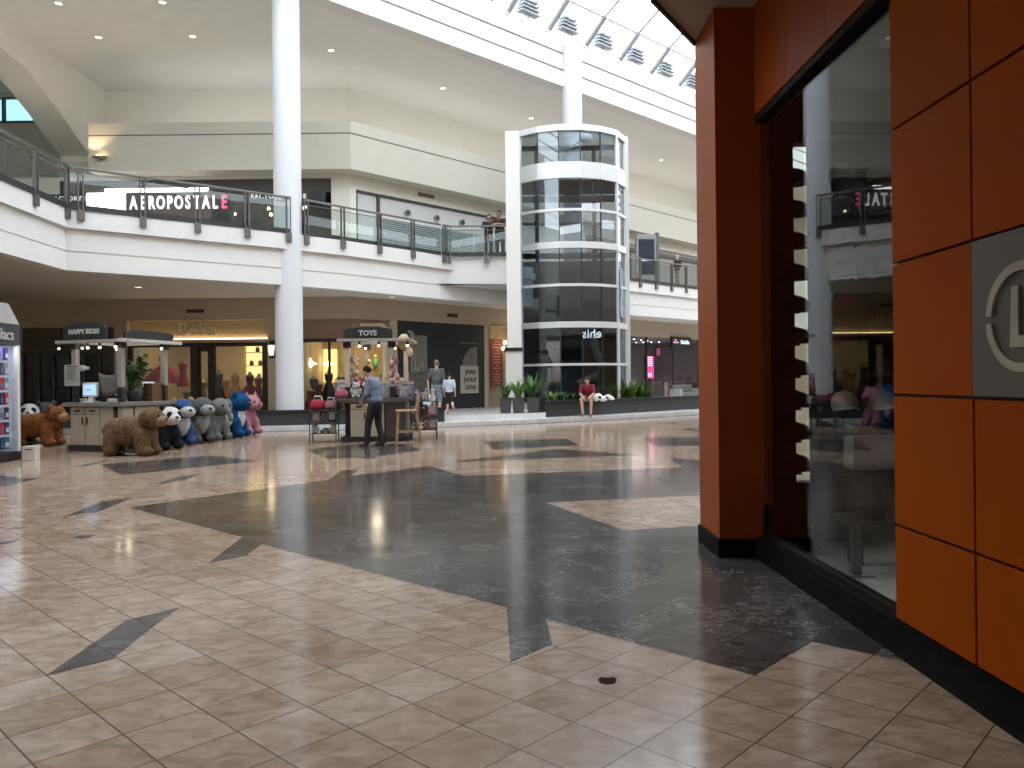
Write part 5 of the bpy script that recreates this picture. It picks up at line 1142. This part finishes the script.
wbx = P(28, 460.5, 0); t = thing('white_box', 'small white box on the floor beside the lit display case', 'box', (wbx.x, wbx.y+.1, 0), .1)
MB().b2((-.115,-.1,0),(.115,.1,.25)).build('box_body', mat('white_carton', (.55,.50,.46), .7), t, bevel=.006); MB().b2((-.07,-.105,.2),(.06,-.1,.22)).build('slot', M_DMETAL, t); MB().b2((-.12,-.105,.25),(.12,.105,.268)).build('lid', MATS['white_carton'], t)
# ------------------------------------------------------------------ plush ride-on animals
def fur(name, c, amt=.22): return mat('plush_'+name, tuple(.78*q for q in c), .95, noise_amt=amt, nscale=14, bump=.7, spec=.1)
def plush(label, loc, rz, body, head=None, belly=None, muzzle=None, ear='round', earc=None, h=1.03, nose=(.02,.018,.018), patch=None, snout=1.0, trunk=False, wing=None, L=.55, low=False, nosec=None, shag=False):
    """faces local -y; stands on four stubby legs, big head on the front; about h tall"""
    T = thing('plush_ride', label, 'plush ride', loc, rz, 'plush animal rides'); k = h/1.03; T.scale = (k,k,k)
    fb = fur(*body); fh = fur(*(head or body))
    b = MB(); b.ell((0,.22,.46), (.25,L*.78,.26), 18, 12); b.ell((0,-.14,.47), (.235,.21,.30), 16, 11)
    for x in (-.15,.15):
        b.cap((x,-.24,.36),(x*1.05,-.28,.13),.115,.105); b.ell((x*1.05,-.33,.10), (.105,.14,.09), 12, 8)
        b.cap((x,.48,.36),(x*1.05,.5,.12),.12,.11); b.ell((x*1.05,.46,.09), (.11,.14,.085), 12, 8)
    b.ell((0,.22+L*.75,.5), .08, 10, 7)
    if shag:
        b.ell((0,.18,.55), (.27,L*.86,.25), 18, 12); b.ell((0,L*.72,.50), (.25,.2,.28), 14, 10)
        for x in (-.14,.14): b.cap((x,-.2,.45),(x*1.1,-.24,.12),.165,.15); b.cap((x,L*.72,.45),(x*1.1,L*.78,.12),.165,.15)
    b.build('body', fb, T, voxel=.024, smooth_it=3)
    hz, hy = (.76,-.34) if shag else (.80,-.26)
    hb = MB(); hb.ell((0,hy,hz), (.245,.235,.225), 18, 12)
    if not trunk: hb.ell((0,hy-.19*snout,hz-.055), (.15,.12*snout,.115), 14, 9)
    else: hb.tube([V(0,hy-.18,hz-.03),V(0,hy-.30,hz-.12),V(0,hy-.34,hz-.26),V(0,hy-.38,hz-.33)], .085, 10, .06)
    ho = hb.build('head', fh, T, voxel=.022, smooth_it=3)
    for s in (-1,1):
        e = MB()
        if ear == 'round': e.ell((s*.19,hy+.02,hz+.185), (.075,.045,.075), 12, 8)
        elif ear == 'flop': e.ell((s*.245,hy+.05,hz-.01), (.05,.10,.15), 12, 8)
        elif ear == 'big': e.ell((s*.30,hy+.08,hz+.02), (.15,.04,.18), 14, 9)
        elif ear == 'point': e.lathe((s*.15,hy,hz+.15), [(.08,0),(.06,.06),(.012,.15)], 10, sy=.5)
        else: continue
        e.build('ear', fur(*(earc or head or body)), ho)
        MB().ell((s*.10,hy-.205,hz+.045), (.030,.022,.034), 10, 7).build('eye', mat('plush_eye', (.01,.01,.01), .15), ho)
        if patch: MB().ell((s*.105,hy-.178,hz+.035), (.075,.045,.085), 12, 8).build('eye_patch', fur(*patch), ho)
    if muzzle and not trunk: MB().ell((0,hy-.20*snout,hz-.06), (.165,.125*snout,.12), 14, 9).build('muzzle', fur(*muzzle), ho)
    if nose and not trunk: MB().ell((0,hy-.19*snout-.125*snout,hz-.02), (.042,.028,.032) if not nosec else (.085,.03,.07), 10, 7).build('nose', nosec and fur(*nosec) or mat('plush_nose', nose, .3), ho)
    if belly: MB().ell((0,-.24,.45), (.175,.135,.25), 14, 10).build('belly', fur(*belly), T)
    sd = MB(); n = 10
    for j in range(n): 
        a0, a1 = -1.0+2.0*j/n, -1.0+2.0*(j+1)/n
        sd.slab([V(math.sin(a)*.27*q, y, .46+math.cos(a)*.285*q) for a, y, q in ((a0,.10,1),(a1,.10,1),(a1,.48,1),(a0,.48,1))], (0,0,.015))
    sd.build('saddle', mat('saddle_vinyl', (.03,.026,.024), .6), T)
    w_ = MB()
    for x in (-.14,.14):
        for y in (-.22,.5): w_.cyl((x-.02,y,.05),(x+.02,y,.05),.05,n=12)
    w_.b2((-.14,-.2,.06),(.14,.5,.10)); w_.build('wheel_frame', M_BLACK, T)
    if wing:
        for s in (-1,1): MB().ell((s*.25,-.1,.45), (.03,.13,.2), 10, 8).build('flank_patch', fur(*wing), T)
    return T
FACE = math.radians(58)          # nose points right and towards the camera
def at_floor(px, py): q = P(px, py, 0); return (q.x, q.y, .0)
plush('shaggy brown bear ride at the front corner of the kiosk, seen side on', at_floor(136.5, 455.5), math.radians(84), ('brown',(.15,.088,.048),.4), ear='flop', earc=('dark_brown',(.12,.07,.035)), h=1.02, L=.60, shag=True, nose=(.05,.03,.02), muzzle=('tan',(.27,.17,.10)))
plush('panda ride with black body and white head, right behind the brown bear', at_floor(165, 449.5), math.radians(52), ('black',(.015,.015,.017)), head=('white',(.62,.60,.56)), ear='round', earc=('black',(.015,.015,.017)), patch=('black',(.015,.015,.017)), h=.95, L=.42)
plush('blue ride with white muzzle and belly, standing next to the panda', at_floor(178, 445.0), math.radians(46), ('blue',(.045,.095,.22)), muzzle=('pale',(.50,.50,.48)), belly=('pale',(.50,.50,.48)), ear='round', earc=('honey',(.35,.22,.10)), h=1.10, snout=1.25)
plush('dark grey ride with pale muzzle and belly, beside the blue white-bellied one', at_floor(197, 442.5), math.radians(48), ('grey',(.105,.105,.10)), muzzle=('silver',(.33,.33,.31)), belly=('silver',(.33,.33,.31)), ear='flop', earc=('grey',(.105,.105,.10)), h=1.12, snout=1.2)
plush('grey elephant ride with a short trunk, in the middle of the row', at_floor(213, 440), math.radians(62), ('elephant',(.17,.17,.165)), ear='big', h=1.08, trunk=True)
plush('deep blue ride with a small white patch, next to the pink pig', at_floor(229, 437.5), math.radians(84), ('deep_blue',(.010,.065,.18)), ear='round', h=1.2, wing=('white',(.62,.60,.56)), belly=('white',(.62,.60,.56)), snout=.8)
plush('pink pig ride at the right end of the row', at_floor(243.5, 434.8), math.radians(66), ('pink',(.42,.19,.23)), ear='point', h=1.13, nosec=('deep_pink',(.42,.15,.19)), snout=.95)
plush('large ginger shaggy ride on the left behind the white box', at_floor(44, 446), math.radians(80), ('ginger',(.20,.078,.028),.45), ear='round', h=1.0, L=.85, shag=True, muzzle=('fawn',(.36,.19,.09)))
plush('white-headed ride peeping over the ginger one', at_floor(31, 440), math.radians(25), ('white',(.62,.60,.56)), ear='round', earc=('black',(.015,.015,.017)), patch=('black',(.015,.015,.017)), h=.98)
plush('slate grey ride peeping over the ginger one, right of the white head', at_floor(46.5, 437), math.radians(30), ('slate',(.10,.12,.14)), ear='round', h=1.0)
# ------------------------------------------------------------------ lit display case at the left edge
q = P(21, 459.5, 0); cs = thing('lit_display_case', 'tall lit display case with a dark header at the left edge of the court', 'display case', (q.x, q.y, 0), math.radians(4))
# local: front face is x=0 (looks to +x), it runs y=-2.2..0
MB().b2((-.9,-2.2,0),(.0,0,.17)).build('base', M_BLACK, cs); MB().b2((-.9,-2.2,2.22),(.0,0,2.62)).build('header', mat('slate_header', (.035,.042,.045), .5), cs)
b = MB(); b.add([V(x,y,z) for z, g in ((2.62,0),(3.02,.13)) for x, y in ((-.9+g,-2.2+g),(0-g,-2.2+g),(0-g,0-g),(-.9+g,0-g))], [(0,1,2,3),(4,5,6,7),(0,1,5,4),(1,2,6,5),(2,3,7,6),(3,0,4,7)]); b.build('white_crown', mat('crown_white', (.30,.275,.26), .6), cs)
MB().b2((-.06,-.10,.17),(.0,.0,2.22)).build('corner_post', M_ALU, cs); MB().b2((-.9,-.02,.17),(-.06,.0,2.22)).build('end_panel', M_ALU, cs); MB().b2((-.06,-2.2,.17),(.0,-2.1,2.22)).build('corner_post', M_ALU, cs)
MB().b2((-.5,-2.1,.17),(-.45,-.1,2.22)).build('lit_back', emis('cold_lightbox', (.66,.74,1), 1.1), cs)
ML = Matrix.Translation((.012,-1.02,2.42)) @ Matrix.Rotation(PI/2,4,'Z') @ MX
MB().text('elacs', .30, .008, Matrix.Translation((.012,-.52,2.40)) @ Matrix.Rotation(PI/2,4,'Z') @ MX, bold=.004).build('lettering', M_SIGNL, cs)
r_ = random.Random(2); names = ['teal','violet','black','silver','pink','navy','white','red']; cols = {'teal':(.03,.14,.15),'violet':(.14,.08,.26),'black':(.015,.015,.02),'silver':(.2,.22,.27),'pink':(.42,.14,.25),'navy':(.02,.035,.12),'white':(.36,.37,.42),'red':(.4,.02,.03)}
R4 = Matrix.Rotation(math.radians(4),3,'Z'); base = V(q.x, q.y, 0)
for sh in range(7):
    z = .22+.285*sh; MB().b2((-.45,-2.1,z-.015),(-.05,-.1,z)).build('glass_shelf', M_SHOPGLASS, cs)
    for k in range(6):
        c_ = names[r_.randrange(8)]; p_ = base + R4 @ V(-.19,-.20-.165*k,z+.002)
        t = thing('boxed_case', '%s boxed case on the %s lit display shelf, %s from the right end' % (c_, ('bottom','second','third','middle','fifth','sixth','top')[sh], ORD[k]), 'box', p_, math.radians(4)+r_.uniform(-.2,.2), 'boxed cases in the lit display')
        MB().b2((-.05,-.07,0),(.05,.07,.235)).build('box_body', mat('case_'+c_, cols[c_], .35), t, bevel=.008); MB().b2((.05,-.045,.04),(.054,.045,.13)).build('label_window', mat('case_label_%d' % (k % 2), ((.55,.5,.6),(.1,.12,.2))[k % 2], .4), t)
light('AREA', base + R4 @ V(-.02,-1.1,2.20), 14, (.8,.87,1), .3, sy=1.9)
# ------------------------------------------------------------------ toy kiosk
TK = P(366, 442.5, 0); tk = V(TK.x, TK.y+.15, 0); TR = math.radians(3)
K2_ = thing('toy_kiosk', 'toy kiosk with an arched dark sign, pale posts and hanging spotlights', 'kiosk', tk, TR)
MB().b2((-.62,-.0,0),(.98,1.6,.12)).build('plinth', M_BLACK, K2_); cabinet(K2_, -.40, .42, .02, .12, .93, doors=2)
MB().b2((.44,.02,.12),(.9,.5,.93)).build('dark_panel', M_CABE, K2_); MB().b2((-.6,.52,.12),(.9,1.55,.93)).build('inner_base', M_CABE, K2_)
MB().b2((-.70,-.06,.97),(1.05,.62,1.05)).build('counter_top', mat('brown_counter', (.09,.065,.055), .4), K2_, bevel=.01); MB().b2((-.70,1.1,.97),(1.05,1.65,1.05)).build('counter_top', MATS['brown_counter'], K2_, bevel=.01)
for x, y in ((-.46,.1),(-.17,1.5),(.60,.1),(.82,1.5)):
    MB().b2((x-.055,y-.055,1.32),(x+.055,y+.055,2.30)).build('post', mat('pale_wood_post', (.47,.39,.30), .5), K2_); MB().b2((x-.06,y-.06,1.05),(x+.06,y+.06,1.32)).build('post_base', M_BLACK, K2_); MB().b2((x-.09,y-.09,2.26),(x+.09,y+.09,2.40)).build('post_cap', M_BLACK, K2_)
MB().b2((-.68,-.10,2.40),(1.02,.06,2.47)).build('roof_beam', M_BEAM, K2_, bevel=.008); MB().b2((.95,-.1,2.40),(1.1,1.7,2.47)).build('roof_beam', M_BEAM, K2_, bevel=.008); MB().b2((-.62,-.0,2.40),(-.52,1.7,2.47)).build('roof_beam', M_BEAM, K2_); MB().b2((-.62,1.55,2.40),(1.0,1.7,2.47)).build('roof_beam', M_BEAM, K2_)
arch_sign(K2_, Matrix.Translation((.05,-.06,2.47)), 1.16, .28, 'TOYS', M_SIGNG, .17); arch_sign(K2_, Matrix.Translation((1.04,.8,2.47)) @ Matrix.Rotation(PI/2,4,'Z'), 1.3, .22, None, M_BLACK, .1)
for x, y in ((-.16,.0),(.30,.0),(.98,.05),(-.2,1.4),(.55,1.4)): bulb(K2_, V(x,y,2.30))
light('POINT', tk + V(.1,.7,2.15), 11, (1,.85,.62), .15); light('POINT', kl(-.7,.8,2.15), 6, (1,.85,.62), .15)
def tl(x, y, z): return tk + Matrix.Rotation(TR,3,'Z') @ V(x, y, z)
ls_ = thing('toy_shelf_rack', 'low black wire rack of toys on the left of the toy kiosk', 'rack', tl(-1.02,.15,0), TR)
for z in (.22,.5,.78): MB().b2((-.34,-.2,z-.015),(.30,.2,z)).build('shelf', M_DMETAL, ls_)
for x in (-.33,.29):
    for y in (-.19,.19): MB().b2((x-.012,y-.012,0),(x+.012,y+.012,.9)).build('upright', M_DMETAL, ls_)
rs_ = thing('toy_shelf_rack', 'low black wire rack of toys behind the wooden chair', 'rack', tl(1.30,.55,0), TR)
for z in (.25,.58,.95): MB().b2((-.3,-.2,z-.015),(.34,.2,z)).build('shelf', M_DMETAL, rs_)
for x in (-.29,.33):
    for y in (-.19,.19): MB().b2((x-.012,y-.012,0),(x+.012,y+.012,1.0)).build('upright', M_DMETAL, rs_)
TC = {'pink':(.50,.12,.20),'red':(.45,.02,.04),'white':(.62,.60,.58),'lilac':(.30,.25,.42),'grey':(.22,.21,.21),'brown':(.16,.08,.045),'black':(.02,.02,.022),'cream':(.5,.42,.3),'purple':(.12,.05,.15),'yellow':(.5,.36,.05),'green':(.08,.25,.08),'rose':(.36,.16,.18),'navy':(.02,.03,.09),'salmon':(.5,.2,.15)}
tcnt = [0]
def toy(kind, col, p, label, s=1.0, rz=0):
    m = mat('toy_'+col, tuple(.62*c for c in TC[col]), .7, noise_amt=.2, nscale=20)
    nm = {'bear':('teddy_bear','soft toy'),'box':('toy_box','toy'),'ball':('toy_ball','ball'),'bag':('toy_bag','bag'),'doll':('rag_doll','doll'),'car':('toy_car','toy car')}[kind]
    t = thing(nm[0], label, nm[1], p, rz, 'toys on the toy kiosk'); t.scale = (s,s,s)
    if kind == 'bear':
        b = MB(); b.ell((0,0,.09), (.08,.07,.09), 12, 8); b.ell((0,-.01,.215), (.07,.065,.065), 12, 8)
        for x in (-1,1): b.ell((x*.05,-.06,.03), (.03,.055,.03), 8, 6); b.ell((x*.08,-.03,.12), (.028,.03,.055), 8, 6); b.ell((x*.052,0,.275), (.026,.014,.026), 8, 6)
        b.build('body', m, t); MB().ell((0,-.07,.20), (.032,.022,.024), 8, 6).build('muzzle', mat('toy_muzzle', (.5,.42,.34), .7), t); e = MB()
        for x in (-1,1): e.ell((x*.026,-.068,.235), .008, 6, 5)
        e.build('eyes', M_BLACK, t)
    elif kind == 'box':
        MB().b2((-.09,-.06,0),(.09,.06,.22)).build('carton', m, t, bevel=.004); MB().b2((-.065,-.064,.05),(.065,-.06,.17)).build('window', mat('toy_window', (.35,.33,.36), .3, noise_amt=.5, nscale=30), t); MB().b2((-.09,-.063,.18),(.09,-.06,.21)).build('band', mat('toy_band', (.55,.5,.45), .6), t)
    elif kind == 'ball':
        MB().ell((0,0,.12), .12, 16, 10).build('ball_skin', m, t); MB().lathe((0,0,.12), [(.1205,-.012),(.1205,.012)], 18, capend=False).build('stripe', mat('toy_band', (.55,.5,.45), .6), t)
    elif kind == 'bag':
        MB().lathe((0,0,0), [(.02,0),(.15,.01),(.17,.08),(.14,.16),(.08,.20)], 14, sy=.7, wob=.08, k=5).build('bag_body', m, t); MB().tube([V(-.09,0,.17),V(-.06,0,.26),V(.06,0,.26),V(.09,0,.17)], .014, 6).build('handle', mat('toy_band', (.55,.5,.45), .6), t)
    elif kind == 'doll':
        MB().lathe((0,0,0), [(.11,0),(.09,.08),(.045,.18),(.05,.22),(.02,.25)], 12).build('dress', m, t); b = MB(); b.ell((0,0,.29), .055, 10, 8); b.build('head', skin_tone(), t); MB().ell((0,.012,.305), (.06,.055,.05), 10, 7).build('hair', mat('doll_hair', (.2,.1,.03), .7), t)
    else:
        MB().b2((-.13,-.06,.03),(.13,.06,.09)).b2((-.06,-.05,.09),(.08,.05,.14)).build('car_body', m, t, bevel=.015); b = MB()
        for x in (-.08,.08): b.cyl((x,-.066,.035),(x,.066,.035),.035,n=12)
        b.build('wheels', M_BLACK, t)
    return t
cz = 1.051
T_ = [('bag','pink',(-.58,.10,cz),'pink bag on the left end of the toy kiosk counter',1.1),('box','rose',(-.62,.40,cz),'tall rose printed box behind the pink bag',2.1),('bear','white',(-.26,.10,cz),'white soft toy left of the blue-shirted person',1.35),('bear','black',(-.40,.35,cz),'black soft toy beside the left kiosk post',1.2),
 ('bear','red',(-.24,.38,cz+.0),'red soft toy behind the white one',1.6),('doll','brown',(-.08,.20,cz),'brown doll in front of the hidden counter screen',1.1),('box','brown',(.06,.42,cz),'brown carton in the middle of the counter',1.6),('bear','pink',(.08,1.3,cz),'pink soft toy high on the rear counter',1.7),
 ('doll','salmon',(-.14,1.3,cz),'salmon doll on the rear counter, left',1.6),('box','cream',(.45,.40,cz),'cream carton right of the blue-shirted person',1.9),('box','navy',(.70,.25,cz),'dark blue box beside the right front post',1.5),('box','lilac',(.86,.15,cz),'lilac printed box at the counter right end',1.2),
 ('doll','black',(.80,.45,cz),'black-dressed doll near the right end',1.4),('box','lilac',(.92,.5,cz),'taller lilac box at the back right corner',1.8),('ball','cream',(.40,1.35,cz),'cream ball on the rear counter',.9),('box','purple',(.62,1.3,cz),'purple carton on the rear counter, right',2.0),('bear','grey',(-.45,1.3,cz),'grey soft toy on the rear counter, far left',1.8),('bear','yellow',(.22,1.42,cz+0),'yellow soft toy on the rear counter',1.7)]
for kind, c_, p_, lab, s_ in T_: toy(kind, c_, tl(*p_), lab, s_, .1)
sl = tl(-1.02,.15,0)
for k, (kind, c_, x, y, z, s_, lab) in enumerate((('bag','red',-.16,-.02,.781,1.25,'red bag on top of the left toy rack'),('bag','rose',.14,.03,.781,1.1,'rose bag on top of the left toy rack'),('box','salmon',-.2,0,.501,1.0,'salmon box on the middle shelf of the left rack, first'),('bear','grey',-.02,-.02,.501,.85,'grey soft toy on the middle shelf of the left rack'),('box','black',.18,0,.501,1.0,'black box on the middle shelf of the left rack, last'),
     ('bear','white',-.22,-.04,.221,.9,'white soft toy on the bottom shelf of the left rack'),('car','grey',.02,-.05,.221,.9,'grey toy car on the bottom shelf of the left rack'),('bear','cream',.2,-.04,.221,.85,'cream soft toy on the bottom shelf of the left rack'))):
    toy(kind, c_, sl + V(x,y,z), lab, s_)
sr = tl(1.30,.55,0)
for k, (kind, c_, x, y, z, s_, lab) in enumerate((('bear','lilac',-.16,-.05,.951,1.0,'lilac soft toy on top of the rack behind the chair'),('box','grey',.06,-.02,.951,1.0,'grey box on top of the rack behind the chair'),('doll','white',.25,-.02,.951,.9,'white-dressed doll on top of the rack behind the chair'),('box','rose',-.18,-.05,.581,1.2,'rose box on the middle shelf behind the chair'),('bear','brown',.03,-.04,.581,1.0,'brown soft toy on the middle shelf behind the chair'),('box','pink',.24,-.02,.581,1.2,'pink box on the middle shelf behind the chair'),
     ('bear','cream',-.15,-.04,.251,1.0,'cream soft toy on the low shelf behind the chair'),('bear','rose',.08,-.05,.251,1.0,'rose soft toy on the low shelf behind the chair'),('box','salmon',.26,-.02,.251,1.1,'salmon box on the low shelf behind the chair'))):
    toy(kind, c_, sr + V(x,y,z), lab, s_)
# things hanging from the roof
hg = [('salmon',.66,-.02,1.42,.62,'cluster of salmon and pink streamers hanging at the right post'),('cream',-.33,.2,1.62,.42,'cream hanging toy bundle between the left posts')]
for c_, x, y, z, L_, lab in hg:
    t = thing('hanging_streamers', lab, 'decoration', tl(x, y, z), 0); r_ = random.Random(int(x*100)+7); b = MB(); b2 = MB()
    for k in range(22): (b if k % 2 else b2).ell((r_.uniform(-.09,.09), r_.uniform(-.06,.06), r_.uniform(0,L_)), (.05,.04,.055), 8, 6)
    b.build('paper_tufts', mat('toy_'+c_, TC[c_], .7), t); b2.build('pale_tufts', mat('pale_pink_tuft', (.55,.40,.36), .8), t); MB().cyl((0,0,L_),(0,0,2.40-z),.006,n=6).build('cord', M_BLACK, t)
for k, (px, py, r0, c_, lab) in enumerate(((408,342,.20,(.48,.34,.20),'round tan paper lantern hanging at the right end of the toy kiosk'),(413,352,.12,(.6,.48,.36),'smaller pale lantern below the tan one'))):
    qq = D(px-4, py, tk.y+.25); t = thing('paper_lantern', lab, 'lantern', qq); MB().ell((0,0,0), (r0*.8,r0*.8,r0), 16, 10).build('shade', mat('lantern_%d' % k, c_, .7), t); MB().cyl((0,0,r0),(0,0,2.40-qq.z),.006,n=6).build('cord', M_BLACK, t); MB().cyl((0,0,-r0-.02),(0,0,-r0+.01),.03,n=8).build('ring', M_BROWN, t)
for k, (x, y, z, c_, c2_, lab) in enumerate(((.10,1.0,1.92,'green','yellow','green and yellow toy bird hanging under the kiosk roof'),(-.05,.9,1.80,'yellow','cream','yellow toy fish hanging left of the green bird'))):
    t = thing('hanging_toy', lab, 'toy', tl(x,y,z)); MB().ell((0,0,0), (.07,.05,.14), 12, 8).build('body', mat('toy_'+c_, TC[c_], .7), t); MB().ell((0,-.02,.16), .055, 10, 7).build('head', mat('toy_'+c2_, TC[c2_], .7), t); MB().ell((.0,.03,-.16), (.10,.015,.06), 8, 6).build('tail', mat('toy_'+c2_, TC[c2_], .7), t); MB().cyl((0,0,.2),(0,0,2.40-z),.005,n=6).build('cord', M_BLACK, t)
# wooden chair, seen from the side
M_WOOD = mat('pale_beech', (.36,.235,.145), .5, noise_amt=.15, nscale=14)
cq = P(405, 445.5, 0); ch = thing('wooden_chair', 'tall pale wooden chair beside the toy kiosk', 'chair', (cq.x+.02, cq.y+.22, 0), math.radians(-90+12))
SZ = .78                                                     # local: faces -y
for x in (-.20,.20):
    MB().bar((x,-.24,0),(x*.95,-.20,SZ),.045,.04).build('leg', M_WOOD, ch, bevel=.006)
    b = MB(); b.bar((x,.34,0),(x*.95,.20,SZ-.05),.045,.045); b.bar((x*.95,.20,SZ-.06),(x*.95,.28,1.17),.045,.04); b.build('leg', M_WOOD, ch, bevel=.006)
MB().b2((-.235,-.25,SZ-.03),(.235,.24,SZ+.015)).build('seat', M_WOOD, ch, bevel=.012)
for z in (.30,): 
    for x in (-.2,.2): MB().bar((x,-.22,z),(x*.98,.28,z),.03,.035).build('stretcher', M_WOOD, ch)
MB().bar((-.2,-.225,.24),(.2,-.225,.24),.03,.035).build('stretcher', M_WOOD, ch); MB().bar((-.2,.29,.34),(.2,.29,.34),.03,.035).build('stretcher', M_WOOD, ch)
MB().b2((-.21,.245,1.0),(.21,.285,1.16)).build('back_rail', M_WOOD, ch, bevel=.008); MB().b2((-.2,.215,.86),(.2,.25,.91)).build('back_rail', M_WOOD, ch, bevel=.006)
# ------------------------------------------------------------------ light of the sky, camera, view
w = bpy.data.worlds.new('sky'); sc.world = w; w.use_nodes = True
nt = w.node_tree; bg = nt.nodes['Background']
tcw = nt.nodes.new('ShaderNodeTexCoord'); nzw = nt.nodes.new('ShaderNodeTexNoise'); nzw.inputs['Scale'].default_value = 2.0
rpw = nt.nodes.new('ShaderNodeValToRGB'); rpw.color_ramp.elements[0].color = (.80,.88,1,1); rpw.color_ramp.elements[1].color = (1,1,1,1)
nt.links.new(tcw.outputs['Generated'], nzw.inputs['Vector']); nt.links.new(nzw.outputs['Fac'], rpw.inputs['Fac']); nt.links.new(rpw.outputs['Color'], bg.inputs['Color'])
bg.inputs['Strength'].default_value = SKY
cam = bpy.data.cameras.new('camera'); co = bpy.data.objects.new('camera', cam); C.objects.link(co)
co.matrix_world = Matrix(((CO,S,0,0),(0,0,-1,0),(-S,CO,0,H),(0,0,0,1)))
cam.sensor_width = 36; cam.lens = F/1024*36; cam.shift_y = -3/1024*1; cam.clip_start = .05; cam.clip_end = 300
sc.camera = co
sc.view_settings.view_transform = 'Standard'; sc.view_settings.look = 'None'; sc.view_settings.gamma = 1; sc.view_settings.exposure = EXPO
try: sc.view_settings.use_curve_mapping = False
except Exception: pass
cy = sc.cycles
cy.max_bounces = 8; cy.diffuse_bounces = 5; cy.glossy_bounces = 4; cy.transparent_max_bounces = 16; cy.transmission_bounces = 4
cy.sample_clamp_indirect = 6; cy.caustics_reflective = False; cy.caustics_refractive = False; cy.use_denoising = True
try: cy.denoiser = 'OPENIMAGEDENOISE'; cy.denoising_input_passes = 'RGB_ALBEDO_NORMAL'
except Exception: pass
